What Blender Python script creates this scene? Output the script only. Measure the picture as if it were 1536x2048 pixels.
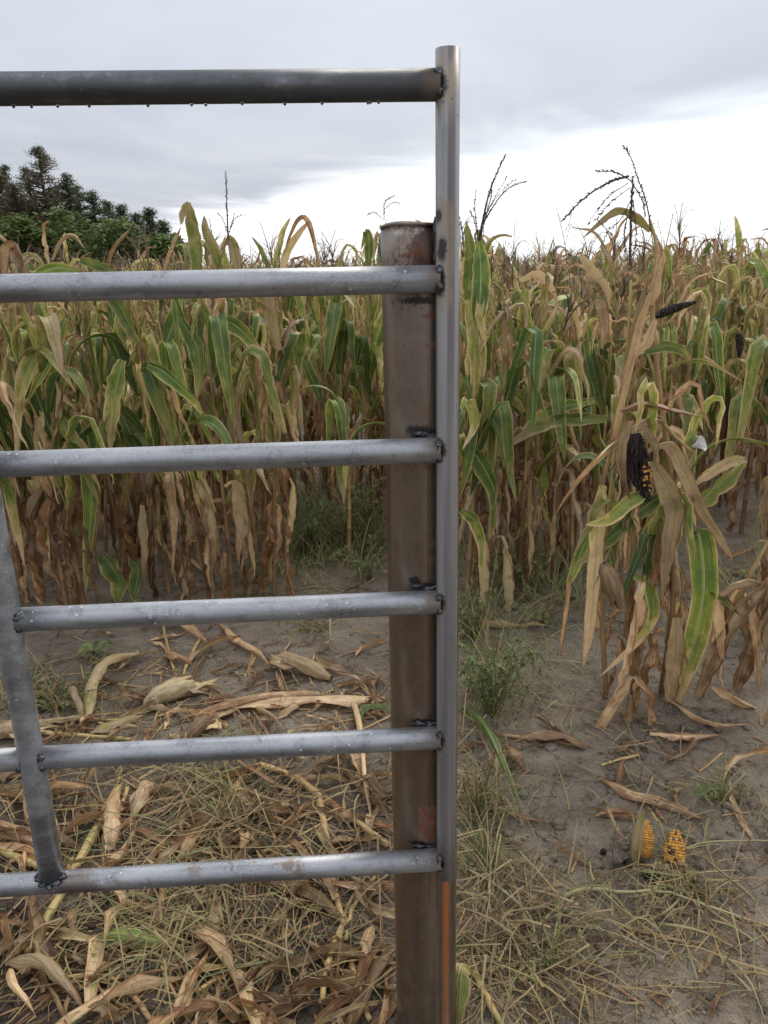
import bpy, math, random
import numpy as np
from mathutils import Vector, Matrix, noise as mnoise

random.seed(7)
rng = np.random.default_rng(11)
for o in list(bpy.data.objects):
    bpy.data.objects.remove(o)
scene = bpy.context.scene
col = scene.collection
R = math.radians

# ------------------------------------------------------------------ camera
FPX, PW, PH = 1575.0, 1536, 2048
PITCH, ROLL, YAW, HCAM = R(16.62), R(-1.24), R(3.0), 1.53
fwd = Vector((math.sin(YAW) * math.cos(PITCH), math.cos(YAW) * math.cos(PITCH), -math.sin(PITCH)))
r0 = Vector((math.cos(YAW), -math.sin(YAW), 0)); u0 = r0.cross(fwd)
cr = r0 * math.cos(ROLL) + u0 * math.sin(ROLL); cu = -r0 * math.sin(ROLL) + u0 * math.cos(ROLL)
CAM = Vector((0, 0, HCAM))
cd = bpy.data.cameras.new('camera'); cam = bpy.data.objects.new('camera', cd); col.objects.link(cam)
cam.matrix_world = Matrix(((cr.x, cu.x, -fwd.x, CAM.x), (cr.y, cu.y, -fwd.y, CAM.y), (cr.z, cu.z, -fwd.z, CAM.z), (0, 0, 0, 1)))
cd.sensor_fit = 'AUTO'; cd.sensor_width = 36.0; cd.lens = 36.0 * FPX / PH
cd.clip_start = 0.05; cd.clip_end = 3000
scene.camera = cam

# ------------------------------------------------------------------ sky, sun, exposure
SUN_EL, SUN_AZ = R(48), R(35)          # azimuth clockwise from +Y
w = bpy.data.worlds.new('World'); scene.world = w; w.use_nodes = True
wt = w.node_tree; wt.nodes.clear()


class NT:
    """small helper to wire shader nodes"""
    def __init__(self, tree): self.t = tree
    def n(self, typ, **kw):
        nd = self.t.nodes.new(typ)
        for k, v in kw.items(): setattr(nd, k, v)
        return nd
    def link(self, a, b): self.t.links.new(a, b)
    def put(self, sock, v):
        if hasattr(v, 'is_output'): self.link(v, sock)
        elif v is not None: sock.default_value = v
    def m(self, op, a, b=None, c=None, clamp=False):
        nd = self.n('ShaderNodeMath', operation=op, use_clamp=clamp)
        self.put(nd.inputs[0], a)
        if b is not None: self.put(nd.inputs[1], b)
        if c is not None: self.put(nd.inputs[2], c)
        return nd.outputs[0]
    def vm(self, op, a, b=None):
        nd = self.n('ShaderNodeVectorMath', operation=op)
        self.put(nd.inputs[0], a)
        if b is not None: self.put(nd.inputs[1], b)
        return nd.outputs['Value'] if op in ('LENGTH', 'DISTANCE', 'DOT_PRODUCT') else nd.outputs[0]
    def scale(self, a, s):
        nd = self.n('ShaderNodeVectorMath', operation='SCALE'); self.put(nd.inputs[0], a); self.put(nd.inputs['Scale'], s)
        return nd.outputs[0]
    def mix(self, f, a, b, blend='MIX'):
        nd = self.n('ShaderNodeMix', data_type='RGBA', blend_type=blend); nd.clamp_factor = True
        self.put(nd.inputs[0], f)
        for s, v in ((nd.inputs[6], a), (nd.inputs[7], b)):
            if isinstance(v, (tuple, list)): v = tuple(v) + (1,) if len(v) == 3 else tuple(v)
            self.put(s, v)
        return nd.outputs[2]
    def ss(self, x, lo, hi, a=0.0, b=1.0):
        nd = self.n('ShaderNodeMapRange', interpolation_type='SMOOTHSTEP')
        self.put(nd.inputs[0], x)
        for i, v in enumerate((lo, hi, a, b)): self.put(nd.inputs[i + 1], v)
        return nd.outputs[0]
    def noise(self, vec, scale, detail=3.0, rough=0.55, dist=0.0):
        nd = self.n('ShaderNodeTexNoise'); self.put(nd.inputs['Vector'], vec)
        nd.inputs['Scale'].default_value = scale; nd.inputs['Detail'].default_value = detail
        nd.inputs['Roughness'].default_value = rough; nd.inputs['Distortion'].default_value = dist
        return nd.outputs[0]
    def vor(self, vec, scale, feature='F1'):
        nd = self.n('ShaderNodeTexVoronoi', feature=feature); self.put(nd.inputs['Vector'], vec)
        nd.inputs['Scale'].default_value = scale
        return nd.outputs['Distance']
    def sep(self, v):
        nd = self.n('ShaderNodeSeparateXYZ'); self.put(nd.inputs[0], v); return nd.outputs
    def comb(self, x, y, z):
        nd = self.n('ShaderNodeCombineXYZ')
        for i, v in enumerate((x, y, z)): self.put(nd.inputs[i], v)
        return nd.outputs[0]
    def mul(self, v, t): return self.vm('MULTIPLY', v, t)


N = NT(wt)
out = N.n('ShaderNodeOutputWorld')
gen = N.n('ShaderNodeTexCoord').outputs['Generated']
dx, dy, dz = N.sep(gen)[0], N.sep(gen)[1], N.sep(gen)[2]
zz = N.m('MAXIMUM', dz, 0.012)
px_, py_ = N.m('DIVIDE', dx, zz), N.m('DIVIDE', dy, zz)          # point on the cloud deck
pv = N.comb(px_, py_, 0.0)
big = N.noise(N.mul(pv, (0.16, 0.10, 1)), 1.0, 4.0, 0.55, 0.4)
fine = N.noise(N.mul(pv, (0.42, 0.30, 1)), 1.0, 4.0, 0.6, 0.6)
edge = N.m('ADD', N.m('MULTIPLY', px_, 0.875), N.m('MULTIPLY', py_, 0.483))
edge = N.m('ADD', edge, N.m('MULTIPLY', N.m('SUBTRACT', big, 0.5), 5.0))
edge = N.m('ADD', edge, N.m('MULTIPLY', N.m('SUBTRACT', fine, 0.5), 2.5))
gap = N.ss(edge, 3.5, 5.4)                                         # the open, bright band beyond the deck's edge
shade = N.m('ADD', N.m('MULTIPLY', big, 0.55), N.m('MULTIPLY', fine, 0.45))
deck = N.mix(N.ss(shade, 0.34, 0.66), (0.435, 0.463, 0.520), (0.580, 0.602, 0.645))
far = N.mix(N.ss(fine, 0.40, 0.62), (0.92, 0.97, 1.02), (1.06, 1.06, 1.06))
grad = N.m('ADD', 0.85, N.m('MULTIPLY', N.m('MAXIMUM', dz, 0.0), 1.30))     # overcast sky: brighter towards the zenith
deck = N.scale(deck, grad)
cloud = N.mix(gap, deck, far)
sky = N.n('ShaderNodeTexSky', sky_type='NISHITA', sun_disc=False, sun_elevation=SUN_EL, sun_rotation=SUN_AZ)
bg1 = N.n('ShaderNodeBackground'); N.link(sky.outputs[0], bg1.inputs[0]); bg1.inputs[1].default_value = 0.08
bg2 = N.n('ShaderNodeBackground'); N.link(cloud, bg2.inputs[0]); bg2.inputs[1].default_value = 1.0
ms = N.n('ShaderNodeMixShader'); ms.inputs[0].default_value = 0.94
N.link(bg1.outputs[0], ms.inputs[1]); N.link(bg2.outputs[0], ms.inputs[2]); N.link(ms.outputs[0], out.inputs[0])

sl = bpy.data.lights.new('sun', 'SUN'); sl.energy = 1.5; sl.angle = R(25); sl.color = (1.0, 0.94, 0.84)
so = bpy.data.objects.new('sun', sl); col.objects.link(so)
sd = Vector((math.sin(SUN_AZ) * math.cos(SUN_EL), math.cos(SUN_AZ) * math.cos(SUN_EL), math.sin(SUN_EL)))
so.rotation_euler = sd.to_track_quat('Z', 'Y').to_euler()
scene.view_settings.view_transform = 'Standard'; scene.view_settings.look = 'None'
scene.view_settings.exposure = 0.36; scene.view_settings.gamma = 1.0; scene.view_settings.use_curve_mapping = False
scene.cycles.max_bounces = 6; scene.cycles.diffuse_bounces = 4; scene.cycles.glossy_bounces = 2
scene.cycles.transmission_bounces = 4; scene.cycles.transparent_max_bounces = 4


# ------------------------------------------------------------------ pixel -> place
def ray(px, py):
    return (fwd + cr * ((px - PW / 2) / FPX) - cu * ((py - PH / 2) / FPX))


def at_y(px, py, y):                 # on the upright plane y = const (the row or the gate it belongs to)
    d = ray(px, py); t = y / d.y
    return CAM + d * t


def at_z(px, py, z=0.0):             # on the ground
    d = ray(px, py); t = (z - HCAM) / d.z
    return CAM + d * t


def fbm(x, y, s, o=3):
    v, a = 0.0, 1.0
    for k in range(o):
        v += a * mnoise.noise((x * s, y * s, 3.7 * k)); s *= 2.1; a *= 0.5
    return v


HOLE = at_z(1225, 1705)


def gz(x, y):
    z = 0.030 * fbm(x + 5, y, 0.9, 2) + 0.016 * fbm(x, y + 9, 3.1, 3)
    if 1.0 < y < 6:
        z += 0.013 * mnoise.noise((x * 11, y * 11, 0)) + 0.012 * (0.4 - abs(mnoise.noise((x * 6.5, y * 6.5, 8)))) + 0.006 * mnoise.noise((x * 27, y * 27, 4))
    d2 = ((x - HOLE.x) / 0.075) ** 2 + ((y - HOLE.y) / 0.035) ** 2
    z -= 0.045 * math.exp(-d2)
    return z


def gp(px, py, h=0.0):               # pixel -> point lying h above the uneven ground
    p = at_z(px, py, 0)
    for _ in range(3):
        p = at_z(px, py, gz(p.x, p.y) + h)
    return p


# ------------------------------------------------------------------ materials
MATS = {}


def new_mat(name):
    m = bpy.data.materials.new(name); m.use_nodes = True; m.node_tree.nodes.clear()
    N = NT(m.node_tree); o = N.n('ShaderNodeOutputMaterial'); b = N.n('ShaderNodeBsdfPrincipled')
    N.link(b.outputs[0], o.inputs[0]); MATS[name] = m
    return m, N, b, o


def bump(N, b, h, strength, dist):
    bn = N.n('ShaderNodeBump'); bn.inputs['Strength'].default_value = strength; bn.inputs['Distance'].default_value = dist
    N.link(h, bn.inputs['Height']); N.link(bn.outputs[0], b.inputs['Normal'])


def leaf_mat(name, trans=0.27):
    m, N, b, o = new_mat(name)
    at = N.n('ShaderNodeAttribute', attribute_name='lv').outputs['Vector']
    ti = N.n('ShaderNodeAttribute', attribute_name='tint').outputs['Vector']
    u, v = N.sep(at)[0], N.sep(at)[1]; dry, rnd, brn = N.sep(ti)[0], N.sep(ti)[1], N.sep(ti)[2]
    rob = N.n('ShaderNodeObjectInfo').outputs['Random']
    off = N.m('MULTIPLY', N.m('ADD', rnd, rob), 37.0)
    c1 = N.comb(N.m('MULTIPLY', u, 0.9), N.m('MULTIPLY', v, 9.0), off)
    c2 = N.comb(N.m('MULTIPLY', u, 17.0), N.m('MULTIPLY', v, 3.5), off)
    n1 = N.noise(c1, 1.6, 4.0, 0.6, 0.5); n2 = N.noise(c2, 1.0, 3.0, 0.6)
    ed = N.m('ABSOLUTE', N.m('SUBTRACT', N.m('MULTIPLY', u, 2.0), 1.0))
    e4 = N.m('POWER', ed, 9.0)
    d = N.m('ADD', dry, N.m('MULTIPLY', N.m('SUBTRACT', n1, 0.5), 0.75))
    d = N.m('ADD', d, N.m('MULTIPLY', N.m('SUBTRACT', n2, 0.5), 0.55))
    d = N.m('ADD', d, N.m('MULTIPLY', e4, 0.48))
    d = N.m('ADD', d, N.m('MULTIPLY', N.m('SUBTRACT', rob, 0.5), 0.16))
    ramp = N.n('ShaderNodeValToRGB'); N.link(d, ramp.inputs[0])
    cr_ = ramp.color_ramp
    stops = [(0.0, (0.060, 0.108, 0.028)), (0.20, (0.115, 0.175, 0.038)), (0.36, (0.230, 0.270, 0.048)), (0.46, (0.420, 0.370, 0.100)),
             (0.57, (0.640, 0.490, 0.280)), (0.74, (0.590, 0.410, 0.230)), (0.88, (0.380, 0.225, 0.112)), (1.0, (0.265, 0.142, 0.066))]
    cr_.elements[0].position, cr_.elements[0].color = stops[0][0], stops[0][1] + (1,)
    cr_.elements[1].position, cr_.elements[1].color = stops[-1][0], stops[-1][1] + (1,)
    for p, c in stops[1:-1]:
        e = cr_.elements.new(p); e.color = c + (1,)
    base = ramp.outputs[0]
    bmask = N.m('MULTIPLY', brn, N.ss(N.m('ADD', n1, N.m('MULTIPLY', n2, 0.4)), 0.45, 0.85))
    base = N.mix(bmask, base, (0.165, 0.078, 0.034))
    # pale midrib, fine veins and blotches
    rib = N.ss(ed, 0.05, 0.13, 1.0, 0.0)
    ribc = N.mix(N.ss(dry, 0.3, 0.6), (0.30, 0.36, 0.15), (0.50, 0.36, 0.18))
    base = N.mix(N.m('MULTIPLY', rib, 0.75), base, ribc)
    vein = N.m('SINE', N.m('MULTIPLY', u, 62.0))
    base = N.mix(0.22, base, N.mix(N.ss(vein, -1, 1), (0.36, 0.36, 0.36), (0.64, 0.64, 0.64)), 'OVERLAY')
    sp = N.noise(N.comb(N.m('MULTIPLY', u, 5.0), N.m('MULTIPLY', v, 45.0), off), 1.0, 3.0, 0.7)
    base = N.mix(N.m('MULTIPLY', N.ss(sp, 0.60, 0.72), 0.55), base, (0.16, 0.085, 0.035))
    wn = N.n('ShaderNodeTexWhiteNoise', noise_dimensions='1D'); N.put(wn.inputs['W'], N.m('MULTIPLY', N.m('ADD', rob, rnd), 91.7))
    base = N.mix(1.0, base, N.scale((1.0, 1.0, 1.0), N.ss(wn.outputs['Value'], 0.0, 1.0, 0.75, 1.55)), 'MULTIPLY')
    N.link(base, b.inputs['Base Color']); b.inputs['Roughness'].default_value = 0.42
    b.inputs['Specular IOR Level'].default_value = 0.55
    h = N.m('ADD', N.m('MULTIPLY', vein, 0.12), N.m('ADD', N.m('MULTIPLY', n2, 1.2), N.m('MULTIPLY', rib, 1.0)))
    bump(N, b, h, 0.6, 0.004)
    tr = N.n('ShaderNodeBsdfTranslucent'); N.link(base, tr.inputs[0])
    mx = N.n('ShaderNodeMixShader'); mx.inputs[0].default_value = trans
    N.link(b.outputs[0], mx.inputs[1]); N.link(tr.outputs[0], mx.inputs[2]); N.link(mx.outputs[0], o.inputs[0])
    return m


leaf_m = leaf_mat('corn_leaf')


def tint_mat(name, stops, rough=0.6, scale=30.0, contrast=0.4, trans=0.0, bmp=0.3, stretch=(1, 1, 0.25)):
    """colour chosen along a ramp by the vertex attribute tint.r, object random and noise"""
    m, N, b, o = new_mat(name)
    ti = N.n('ShaderNodeAttribute', attribute_name='tint').outputs['Vector']
    t = N.sep(ti)[0]
    co = N.mul(N.n('ShaderNodeTexCoord').outputs['Object'], stretch)
    n1 = N.noise(co, scale, 4.0, 0.6)
    rob = N.n('ShaderNodeObjectInfo').outputs['Random']
    f = N.m('ADD', t, N.m('MULTIPLY', N.m('SUBTRACT', n1, 0.5), contrast * 2))
    f = N.m('ADD', f, N.m('MULTIPLY', N.m('SUBTRACT', rob, 0.5), 0.25))
    ramp = N.n('ShaderNodeValToRGB'); N.link(f, ramp.inputs[0])
    e = ramp.color_ramp.elements
    e[0].position, e[0].color = stops[0][0], tuple(stops[0][1]) + (1,)
    e[1].position, e[1].color = stops[-1][0], tuple(stops[-1][1]) + (1,)
    for p, c in stops[1:-1]: e.new(p).color = tuple(c) + (1,)
    N.link(ramp.outputs[0], b.inputs['Base Color']); b.inputs['Roughness'].default_value = rough
    b.inputs['Specular IOR Level'].default_value = 0.3
    bump(N, b, n1, bmp, 0.004)
    if trans:
        tr = N.n('ShaderNodeBsdfTranslucent'); N.link(ramp.outputs[0], tr.inputs[0])
        mx = N.n('ShaderNodeMixShader'); mx.inputs[0].default_value = trans
        N.link(b.outputs[0], mx.inputs[1]); N.link(tr.outputs[0], mx.inputs[2]); N.link(mx.outputs[0], o.inputs[0])
    return m


stalk_m = tint_mat('corn_stalk', [(0.0, (0.17, 0.085, 0.045)), (0.35, (0.32, 0.20, 0.10)), (0.6, (0.50, 0.36, 0.15)), (0.85, (0.20, 0.21, 0.06)), (1.0, (0.12, 0.17, 0.04))], 0.5, 26, 0.35)
tassel_m = tint_mat('corn_tassel', [(0.0, (0.050, 0.040, 0.038)), (0.5, (0.13, 0.095, 0.070)), (1.0, (0.40, 0.29, 0.17))], 0.8, 60, 0.3)
husk_m = tint_mat('corn_husk', [(0.0, (0.10, 0.055, 0.028)), (0.45, (0.27, 0.175, 0.095)), (0.75, (0.42, 0.30, 0.16)), (1.0, (0.56, 0.46, 0.28))], 0.6, 22, 0.3, 0.15, 0.5, (2, 2, 0.5))
kernel_m = tint_mat('corn_kernel', [(0.0, (0.18, 0.06, 0.018)), (0.4, (0.46, 0.20, 0.035)), (0.8, (0.62, 0.33, 0.065)), (1.0, (0.70, 0.45, 0.15))], 0.3, 60, 0.3)
mould_m = tint_mat('cob_mould', [(0.0, (0.010, 0.008, 0.008)), (0.7, (0.030, 0.020, 0.018)), (1.0, (0.10, 0.065, 0.045))], 0.85, 90, 0.5)
straw_m = tint_mat('straw', [(0.0, (0.055, 0.034, 0.018)), (0.35, (0.15, 0.095, 0.048)), (0.62, (0.32, 0.23, 0.11)), (0.85, (0.24, 0.22, 0.09)), (1.0, (0.11, 0.13, 0.05))], 0.6, 8, 0.12, 0.1)
weed_m = tint_mat('weed_green', [(0.0, (0.075, 0.125, 0.040)), (0.45, (0.15, 0.20, 0.066)), (0.75, (0.23, 0.23, 0.090)), (1.0, (0.27, 0.18, 0.09))], 0.6, 20, 0.2, 0.2)
vine_m = tint_mat('vine_stem', [(0.0, (0.13, 0.11, 0.05)), (0.5, (0.27, 0.24, 0.11)), (1.0, (0.40, 0.35, 0.20))], 0.5, 30, 0.2)
clod_m = tint_mat('soil_clod', [(0.0, (0.030, 0.019, 0.012)), (0.5, (0.085, 0.055, 0.036)), (1.0, (0.17, 0.12, 0.085))], 0.9, 60, 0.4)
petal_m = tint_mat('petal', [(0.0, (0.36, 0.28, 0.34)), (0.4, (0.62, 0.58, 0.60)), (1.0, (0.74, 0.70, 0.70))], 0.6, 40, 0.1, 0.3)
bark_m = tint_mat('bark', [(0.0, (0.040, 0.030, 0.024)), (1.0, (0.11, 0.085, 0.065))], 0.9, 12, 0.4)


def foliage_mat(name, a, b_, c):
    return tint_mat(name, [(0.0, tuple(x * 1.45 for x in a)), (0.5, tuple(x * 1.45 for x in b_)), (1.0, tuple(x * 1.45 for x in c))], 0.7, 1.2, 0.35, 0.3, 0.1, (1, 1, 1))


cedar_m = foliage_mat('cedar_foliage', (0.036, 0.048, 0.026), (0.070, 0.086, 0.042), (0.11, 0.122, 0.058))
cedar_brown_m = foliage_mat('cedar_brown_foliage', (0.052, 0.046, 0.026), (0.098, 0.082, 0.046), (0.135, 0.118, 0.062))
broad_m = foliage_mat('broadleaf_foliage', (0.048, 0.070, 0.024), (0.090, 0.120, 0.036), (0.13, 0.160, 0.050))
broad_light_m = foliage_mat('broadleaf_light_foliage', (0.075, 0.105, 0.030), (0.13, 0.170, 0.050), (0.19, 0.22, 0.07))

# ground
ground_m, N, b, o = new_mat('mud')
pos = N.n('ShaderNodeNewGeometry').outputs['Position']
nA = N.noise(pos, 1.3, 5.0, 0.6); nB = N.noise(pos, 9.0, 6.0, 0.65, 0.3); nC = N.noise(pos, 55.0, 4.0, 0.7)
wet = N.ss(N.m('ADD', nA, N.m('MULTIPLY', nB, 0.6)), 0.70, 0.98)
cc = N.mix(N.ss(nB, 0.30, 0.72), (0.225, 0.180, 0.130), (0.440, 0.365, 0.280))
cc = N.mix(N.m('MULTIPLY', wet, 0.5), cc, (0.155, 0.120, 0.086))
cc = N.mix(N.m('MULTIPLY', N.ss(nC, 0.60, 0.74), 0.5), cc, (0.36, 0.31, 0.26))
cc = N.mix(N.m('MULTIPLY', N.ss(nC, 0.42, 0.30), 0.5), cc, (0.085, 0.062, 0.045))
crack = N.ss(N.vor(N.vm('ADD', N.mul(pos, (1, 1, 0)), N.scale(N.comb(nB, nC, 0.0), 0.16)), 6.5, 'DISTANCE_TO_EDGE'), 0.0, 0.045)
crk = N.m('MULTIPLY', N.m('SUBTRACT', 1.0, crack), N.ss(nA, 0.46, 0.60))
cc = N.mix(N.m('MULTIPLY', crk, 0.35), cc, (0.075, 0.055, 0.040))
humus = N.m('MULTIPLY', N.ss(N.m('ADD', N.sep(pos)[0], N.m('MULTIPLY', nA, 0.5)), 0.55, 0.15), N.ss(N.m('ADD', N.sep(pos)[1], N.m('MULTIPLY', nB, 0.5)), 2.75, 2.25))
humus = N.m('MULTIPLY', humus, N.ss(N.m('ADD', nB, N.m('MULTIPLY', nC, 0.4)), 0.45, 0.75))
cc = N.mix(N.m('MULTIPLY', humus, 0.85), cc, (0.060, 0.038, 0.024))         # rotted plant matter where the litter lies
N.link(cc, b.inputs['Base Color'])
N.link(N.m('SUBTRACT', 0.80, N.m('MULTIPLY', wet, 0.34)), b.inputs['Roughness']); b.inputs['Specular IOR Level'].default_value = 0.4
hh = N.m('ADD', N.m('MULTIPLY', nB, 1.3), N.m('ADD', N.m('MULTIPLY', nC, 0.8), N.m('MULTIPLY', N.noise(pos, 150.0, 3.0, 0.7), 0.3)))
hh = N.m('SUBTRACT', hh, N.m('MULTIPLY', crk, 0.35))
bump(N, b, hh, 1.0, 0.045)


# ------------------------------------------------------------------ mesh helpers
def mk_mesh(name, V, F, mat, tint=None, lv=None, smooth=True):
    me = bpy.data.meshes.new(name)
    me.from_pydata([tuple(v) for v in V] if not isinstance(V, np.ndarray) else V.tolist(), [], F if isinstance(F, list) else F.tolist())
    if tint is not None:
        a = me.attributes.new('tint', 'FLOAT_VECTOR', 'POINT'); a.data.foreach_set('vector', np.asarray(tint, dtype=np.float32).ravel())
    if lv is not None:
        a = me.attributes.new('lv', 'FLOAT_VECTOR', 'POINT'); a.data.foreach_set('vector', np.asarray(lv, dtype=np.float32).ravel())
    if smooth:
        me.polygons.foreach_set('use_smooth', np.ones(len(me.polygons), dtype=bool))
    if mat: me.materials.append(mat)
    me.update()
    return me


def link(name, me, parent=None, loc=(0, 0, 0), rot=(0, 0, 0), scl=(1, 1, 1)):
    ob = bpy.data.objects.new(name, me); col.objects.link(ob)
    ob.location = loc; ob.rotation_euler = rot; ob.scale = scl
    if parent: ob.parent = parent
    return ob


def tag(ob, label, cat, group=None, kind=None):
    ob['label'] = label
    if cat: ob['category'] = cat
    if group: ob['group'] = group
    if kind: ob['kind'] = kind
    return ob


def empty(name, loc=(0, 0, 0), rot=(0, 0, 0)):
    ob = bpy.data.objects.new(name, None); col.objects.link(ob); ob.empty_display_size = 0.05
    ob.location = loc; ob.rotation_euler = rot
    return ob


class MB:
    """collects vertices, faces and the two vertex attributes"""
    def __init__(self): self.V, self.F, self.T, self.L, self.n = [], [], [], [], 0
    def add(self, V, F, T, L=None):
        V = np.asarray(V, dtype=float); k = self.n
        self.V.append(V)
        self.F.extend([[i + k for i in f] for f in F]); self.n += len(V)
        T = np.asarray(T, dtype=float)
        self.T.append(np.broadcast_to(T, (len(V), 3)))
        self.L.append(np.zeros((len(V), 3)) if L is None else L)
    def mesh(self, name, mat, smooth=True):
        return mk_mesh(name, np.concatenate(self.V), self.F, mat, np.concatenate(self.T), np.concatenate(self.L), smooth)


def tube(P, rad, seg=6, cap=True):
    P = np.asarray(P, dtype=float); n = len(P)
    rad = np.broadcast_to(np.asarray(rad, dtype=float), (n,))
    T = np.gradient(P, axis=0); T /= np.linalg.norm(T, axis=1)[:, None] + 1e-9
    ref = np.array([0.0, 0, 1]) if abs(T[0][2]) < 0.8 else np.array([1.0, 0, 0])
    a = np.cross(T, ref); a /= np.linalg.norm(a, axis=1)[:, None] + 1e-9
    bb = np.cross(T, a)
    an = np.arange(seg) * 2 * math.pi / seg
    V = P[:, None, :] + rad[:, None, None] * (np.cos(an)[None, :, None] * a[:, None, :] + np.sin(an)[None, :, None] * bb[:, None, :])
    V = V.reshape(-1, 3)
    F = []
    for i in range(n - 1):
        for j in range(seg):
            k = (j + 1) % seg
            F.append([i * seg + j, i * seg + k, (i + 1) * seg + k, (i + 1) * seg + j])
    if cap:
        F.append(list(range(seg))[::-1]); F.append([(n - 1) * seg + j for j in range(seg)])
    return V, F


def smooth_path(pts, n):
    pts = np.asarray([tuple(p) for p in pts], dtype=float)
    if len(pts) == 2:
        t = np.linspace(0, 1, n)[:, None]; return pts[0] * (1 - t) + pts[1] * t
    ext = np.vstack([2 * pts[0] - pts[1], pts, 2 * pts[-1] - pts[-2]])
    m = len(pts) - 1; outp = []
    for q in np.linspace(0, m - 1e-6, n):
        i = int(q); t = q - i
        p0, p1, p2, p3 = ext[i], ext[i + 1], ext[i + 2], ext[i + 3]
        outp.append(0.5 * ((2 * p1) + (-p0 + p2) * t + (2 * p0 - 5 * p1 + 4 * p2 - p3) * t * t + (-p0 + 3 * p1 - 3 * p2 + p3) * t ** 3))
    return np.array(outp)


def sstep(x): x = np.clip(x, 0, 1); return x * x * (3 - 2 * x)


def ribbon(P, W, side, nc=4, fold=0.3, wave=0.15, twist=0.0, dry=0.3, tip=0.4, brn=0.0, rnd=None, seed=0, prof=None, curl=0.0, r=None):
    """a leaf blade along the path P; side = hint for the blade's cross direction"""
    r = r or random
    n = len(P); s = np.linspace(0, 1, n)
    T = np.gradient(P, axis=0); T /= np.linalg.norm(T, axis=1)[:, None] + 1e-9
    B = np.asarray(side, dtype=float)[None, :] * np.ones((n, 1))
    B = B - (B * T).sum(1)[:, None] * T; B /= np.linalg.norm(B, axis=1)[:, None] + 1e-9
    Nn = np.cross(T, B)
    tw = np.asarray(twist) * s if np.isscalar(twist) else np.interp(s, np.linspace(0, 1, len(twist)), twist)
    c_, s_ = np.cos(tw)[:, None], np.sin(tw)[:, None]
    B, Nn = B * c_ + Nn * s_, Nn * c_ - B * s_
    if prof is None:
        prof = np.minimum(1, 0.42 + s / 0.22 * 0.58) * (1 - np.clip((s - 0.28) / 0.72, 0, 1) ** 2.3) ** 0.8
        prof = np.maximum(prof, 0.02)
    hw = 0.5 * W * prof
    p1, p2, p3 = r.random() * 6.28, r.random() * 6.28, r.random() * 6.28
    f1, f2 = r.uniform(9, 15), r.uniform(14, 24)
    rag = [1 + 0.025 * np.sin(s * f2 * 2.3 + p3) - np.array([abs(r.gauss(0, .13)) if 0 < i_ < n - 1 else 0 for i_ in range(n)]) * (0.45 + min(1, max(0, dry)) * .9) for _ in (0, 1)]
    cs = np.linspace(-1, 1, nc + 1)
    V = np.zeros((n, nc + 1, 3)); L = np.zeros((n, nc + 1, 3)); Tn = np.zeros((n, nc + 1, 3))
    length = np.linalg.norm(np.diff(P, axis=0), axis=1).sum()
    rnd = r.random() if rnd is None else rnd
    fs = fold * (1 + curl * s)
    for j, c in enumerate(cs):
        ang = np.clip(fs * abs(c) * 1.1, 0, 1.5)
        lift = abs(c) * hw * np.sin(ang)
        lat = c * hw * np.cos(ang) * (rag[0] if c < 0 else rag[1])
        ph = p1 if c < 0 else p2
        lift = lift + wave * hw * c * c * np.sin(s * (f1 if c < 0 else f2) + ph)
        V[:, j] = P + B * lat[:, None] + Nn * lift[:, None]
        L[:, j, 0] = (c + 1) / 2; L[:, j, 1] = s * length
        Tn[:, j, 0] = dry + tip * s ** 1.8; Tn[:, j, 1] = rnd; Tn[:, j, 2] = brn
    F = []
    k = nc + 1
    for i in range(n - 1):
        for j in range(nc):
            F.append([i * k + j, i * k + j + 1, (i + 1) * k + j + 1, (i + 1) * k + j])
    return V.reshape(-1, 3), F, Tn.reshape(-1, 3), L.reshape(-1, 3)


def arc_path(Ln, th0, th1, s0, sw, n, lat=0.0, jit=0.0, r=random):
    s = np.linspace(0, 1, n)
    th = np.radians(th0 + (th1 - th0) * sstep((s - s0) / sw))
    th = th + jit * np.sin(s * r.uniform(5, 11) + r.random() * 6)
    ph = lat * s ** 1.5
    d = np.stack([np.sin(th) * np.cos(ph), np.sin(th) * np.sin(ph), np.cos(th)], -1) * Ln / (n - 1)
    P = np.vstack([[0, 0, 0], np.cumsum(d[:-1], axis=0)])
    return P


# ------------------------------------------------------------------ ground (one sheet to the horizon)
def axis(lo, hi, step, far, grow=1.35):
    a = list(np.arange(lo, hi, step)); d = step; x = a[-1]
    while x < far: d *= grow; x += d; a.append(x)
    d = step; x = a[0]; pre = []
    while x > -far: d *= grow; x -= d; pre.append(x)
    return np.array(pre[::-1] + a)


gx, gy = axis(-2.2, 2.6, 0.026, 900), axis(1.0, 5.2, 0.026, 900)
GV = np.zeros((len(gy), len(gx), 3))
for j, y in enumerate(gy):
    for i, x in enumerate(gx):
        GV[j, i] = (x, y, gz(x, y) if (abs(x) < 14 and -3 < y < 20) else 0.0)
nx = len(gx)
ii, jj = np.meshgrid(np.arange(nx - 1), np.arange(len(gy) - 1))
q = (jj * nx + ii).ravel()
GF = np.stack([q, q + 1, q + 1 + nx, q + nx], -1)
g = link('ground', mk_mesh('ground', GV.reshape(-1, 3), GF, ground_m))
g['kind'] = 'structure'; g['label'] = 'bare grey-brown trampled mud in front of and under the corn'

# ------------------------------------------------------------------ steel gate panel and post
DG = 1.205
ZT, SP = HCAM + DG * 0.2097, DG * 0.2136
XP, XS = DG * 0.1364, -DG * 0.4546
RAIL_R, PIPE_R, STAY_R, POST_R = 0.0200, 0.0172, 0.0208, 0.0620
pc = at_y(842, 470, DG + 0.078)
POST = Vector((pc.x, DG + RAIL_R + POST_R + 0.0005, 0))
zbot = at_y(893, 1752, DG).z
ztop = at_y(895, 97, DG).z
ptop = at_y(842, 447, POST.y - POST_R).z


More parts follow.
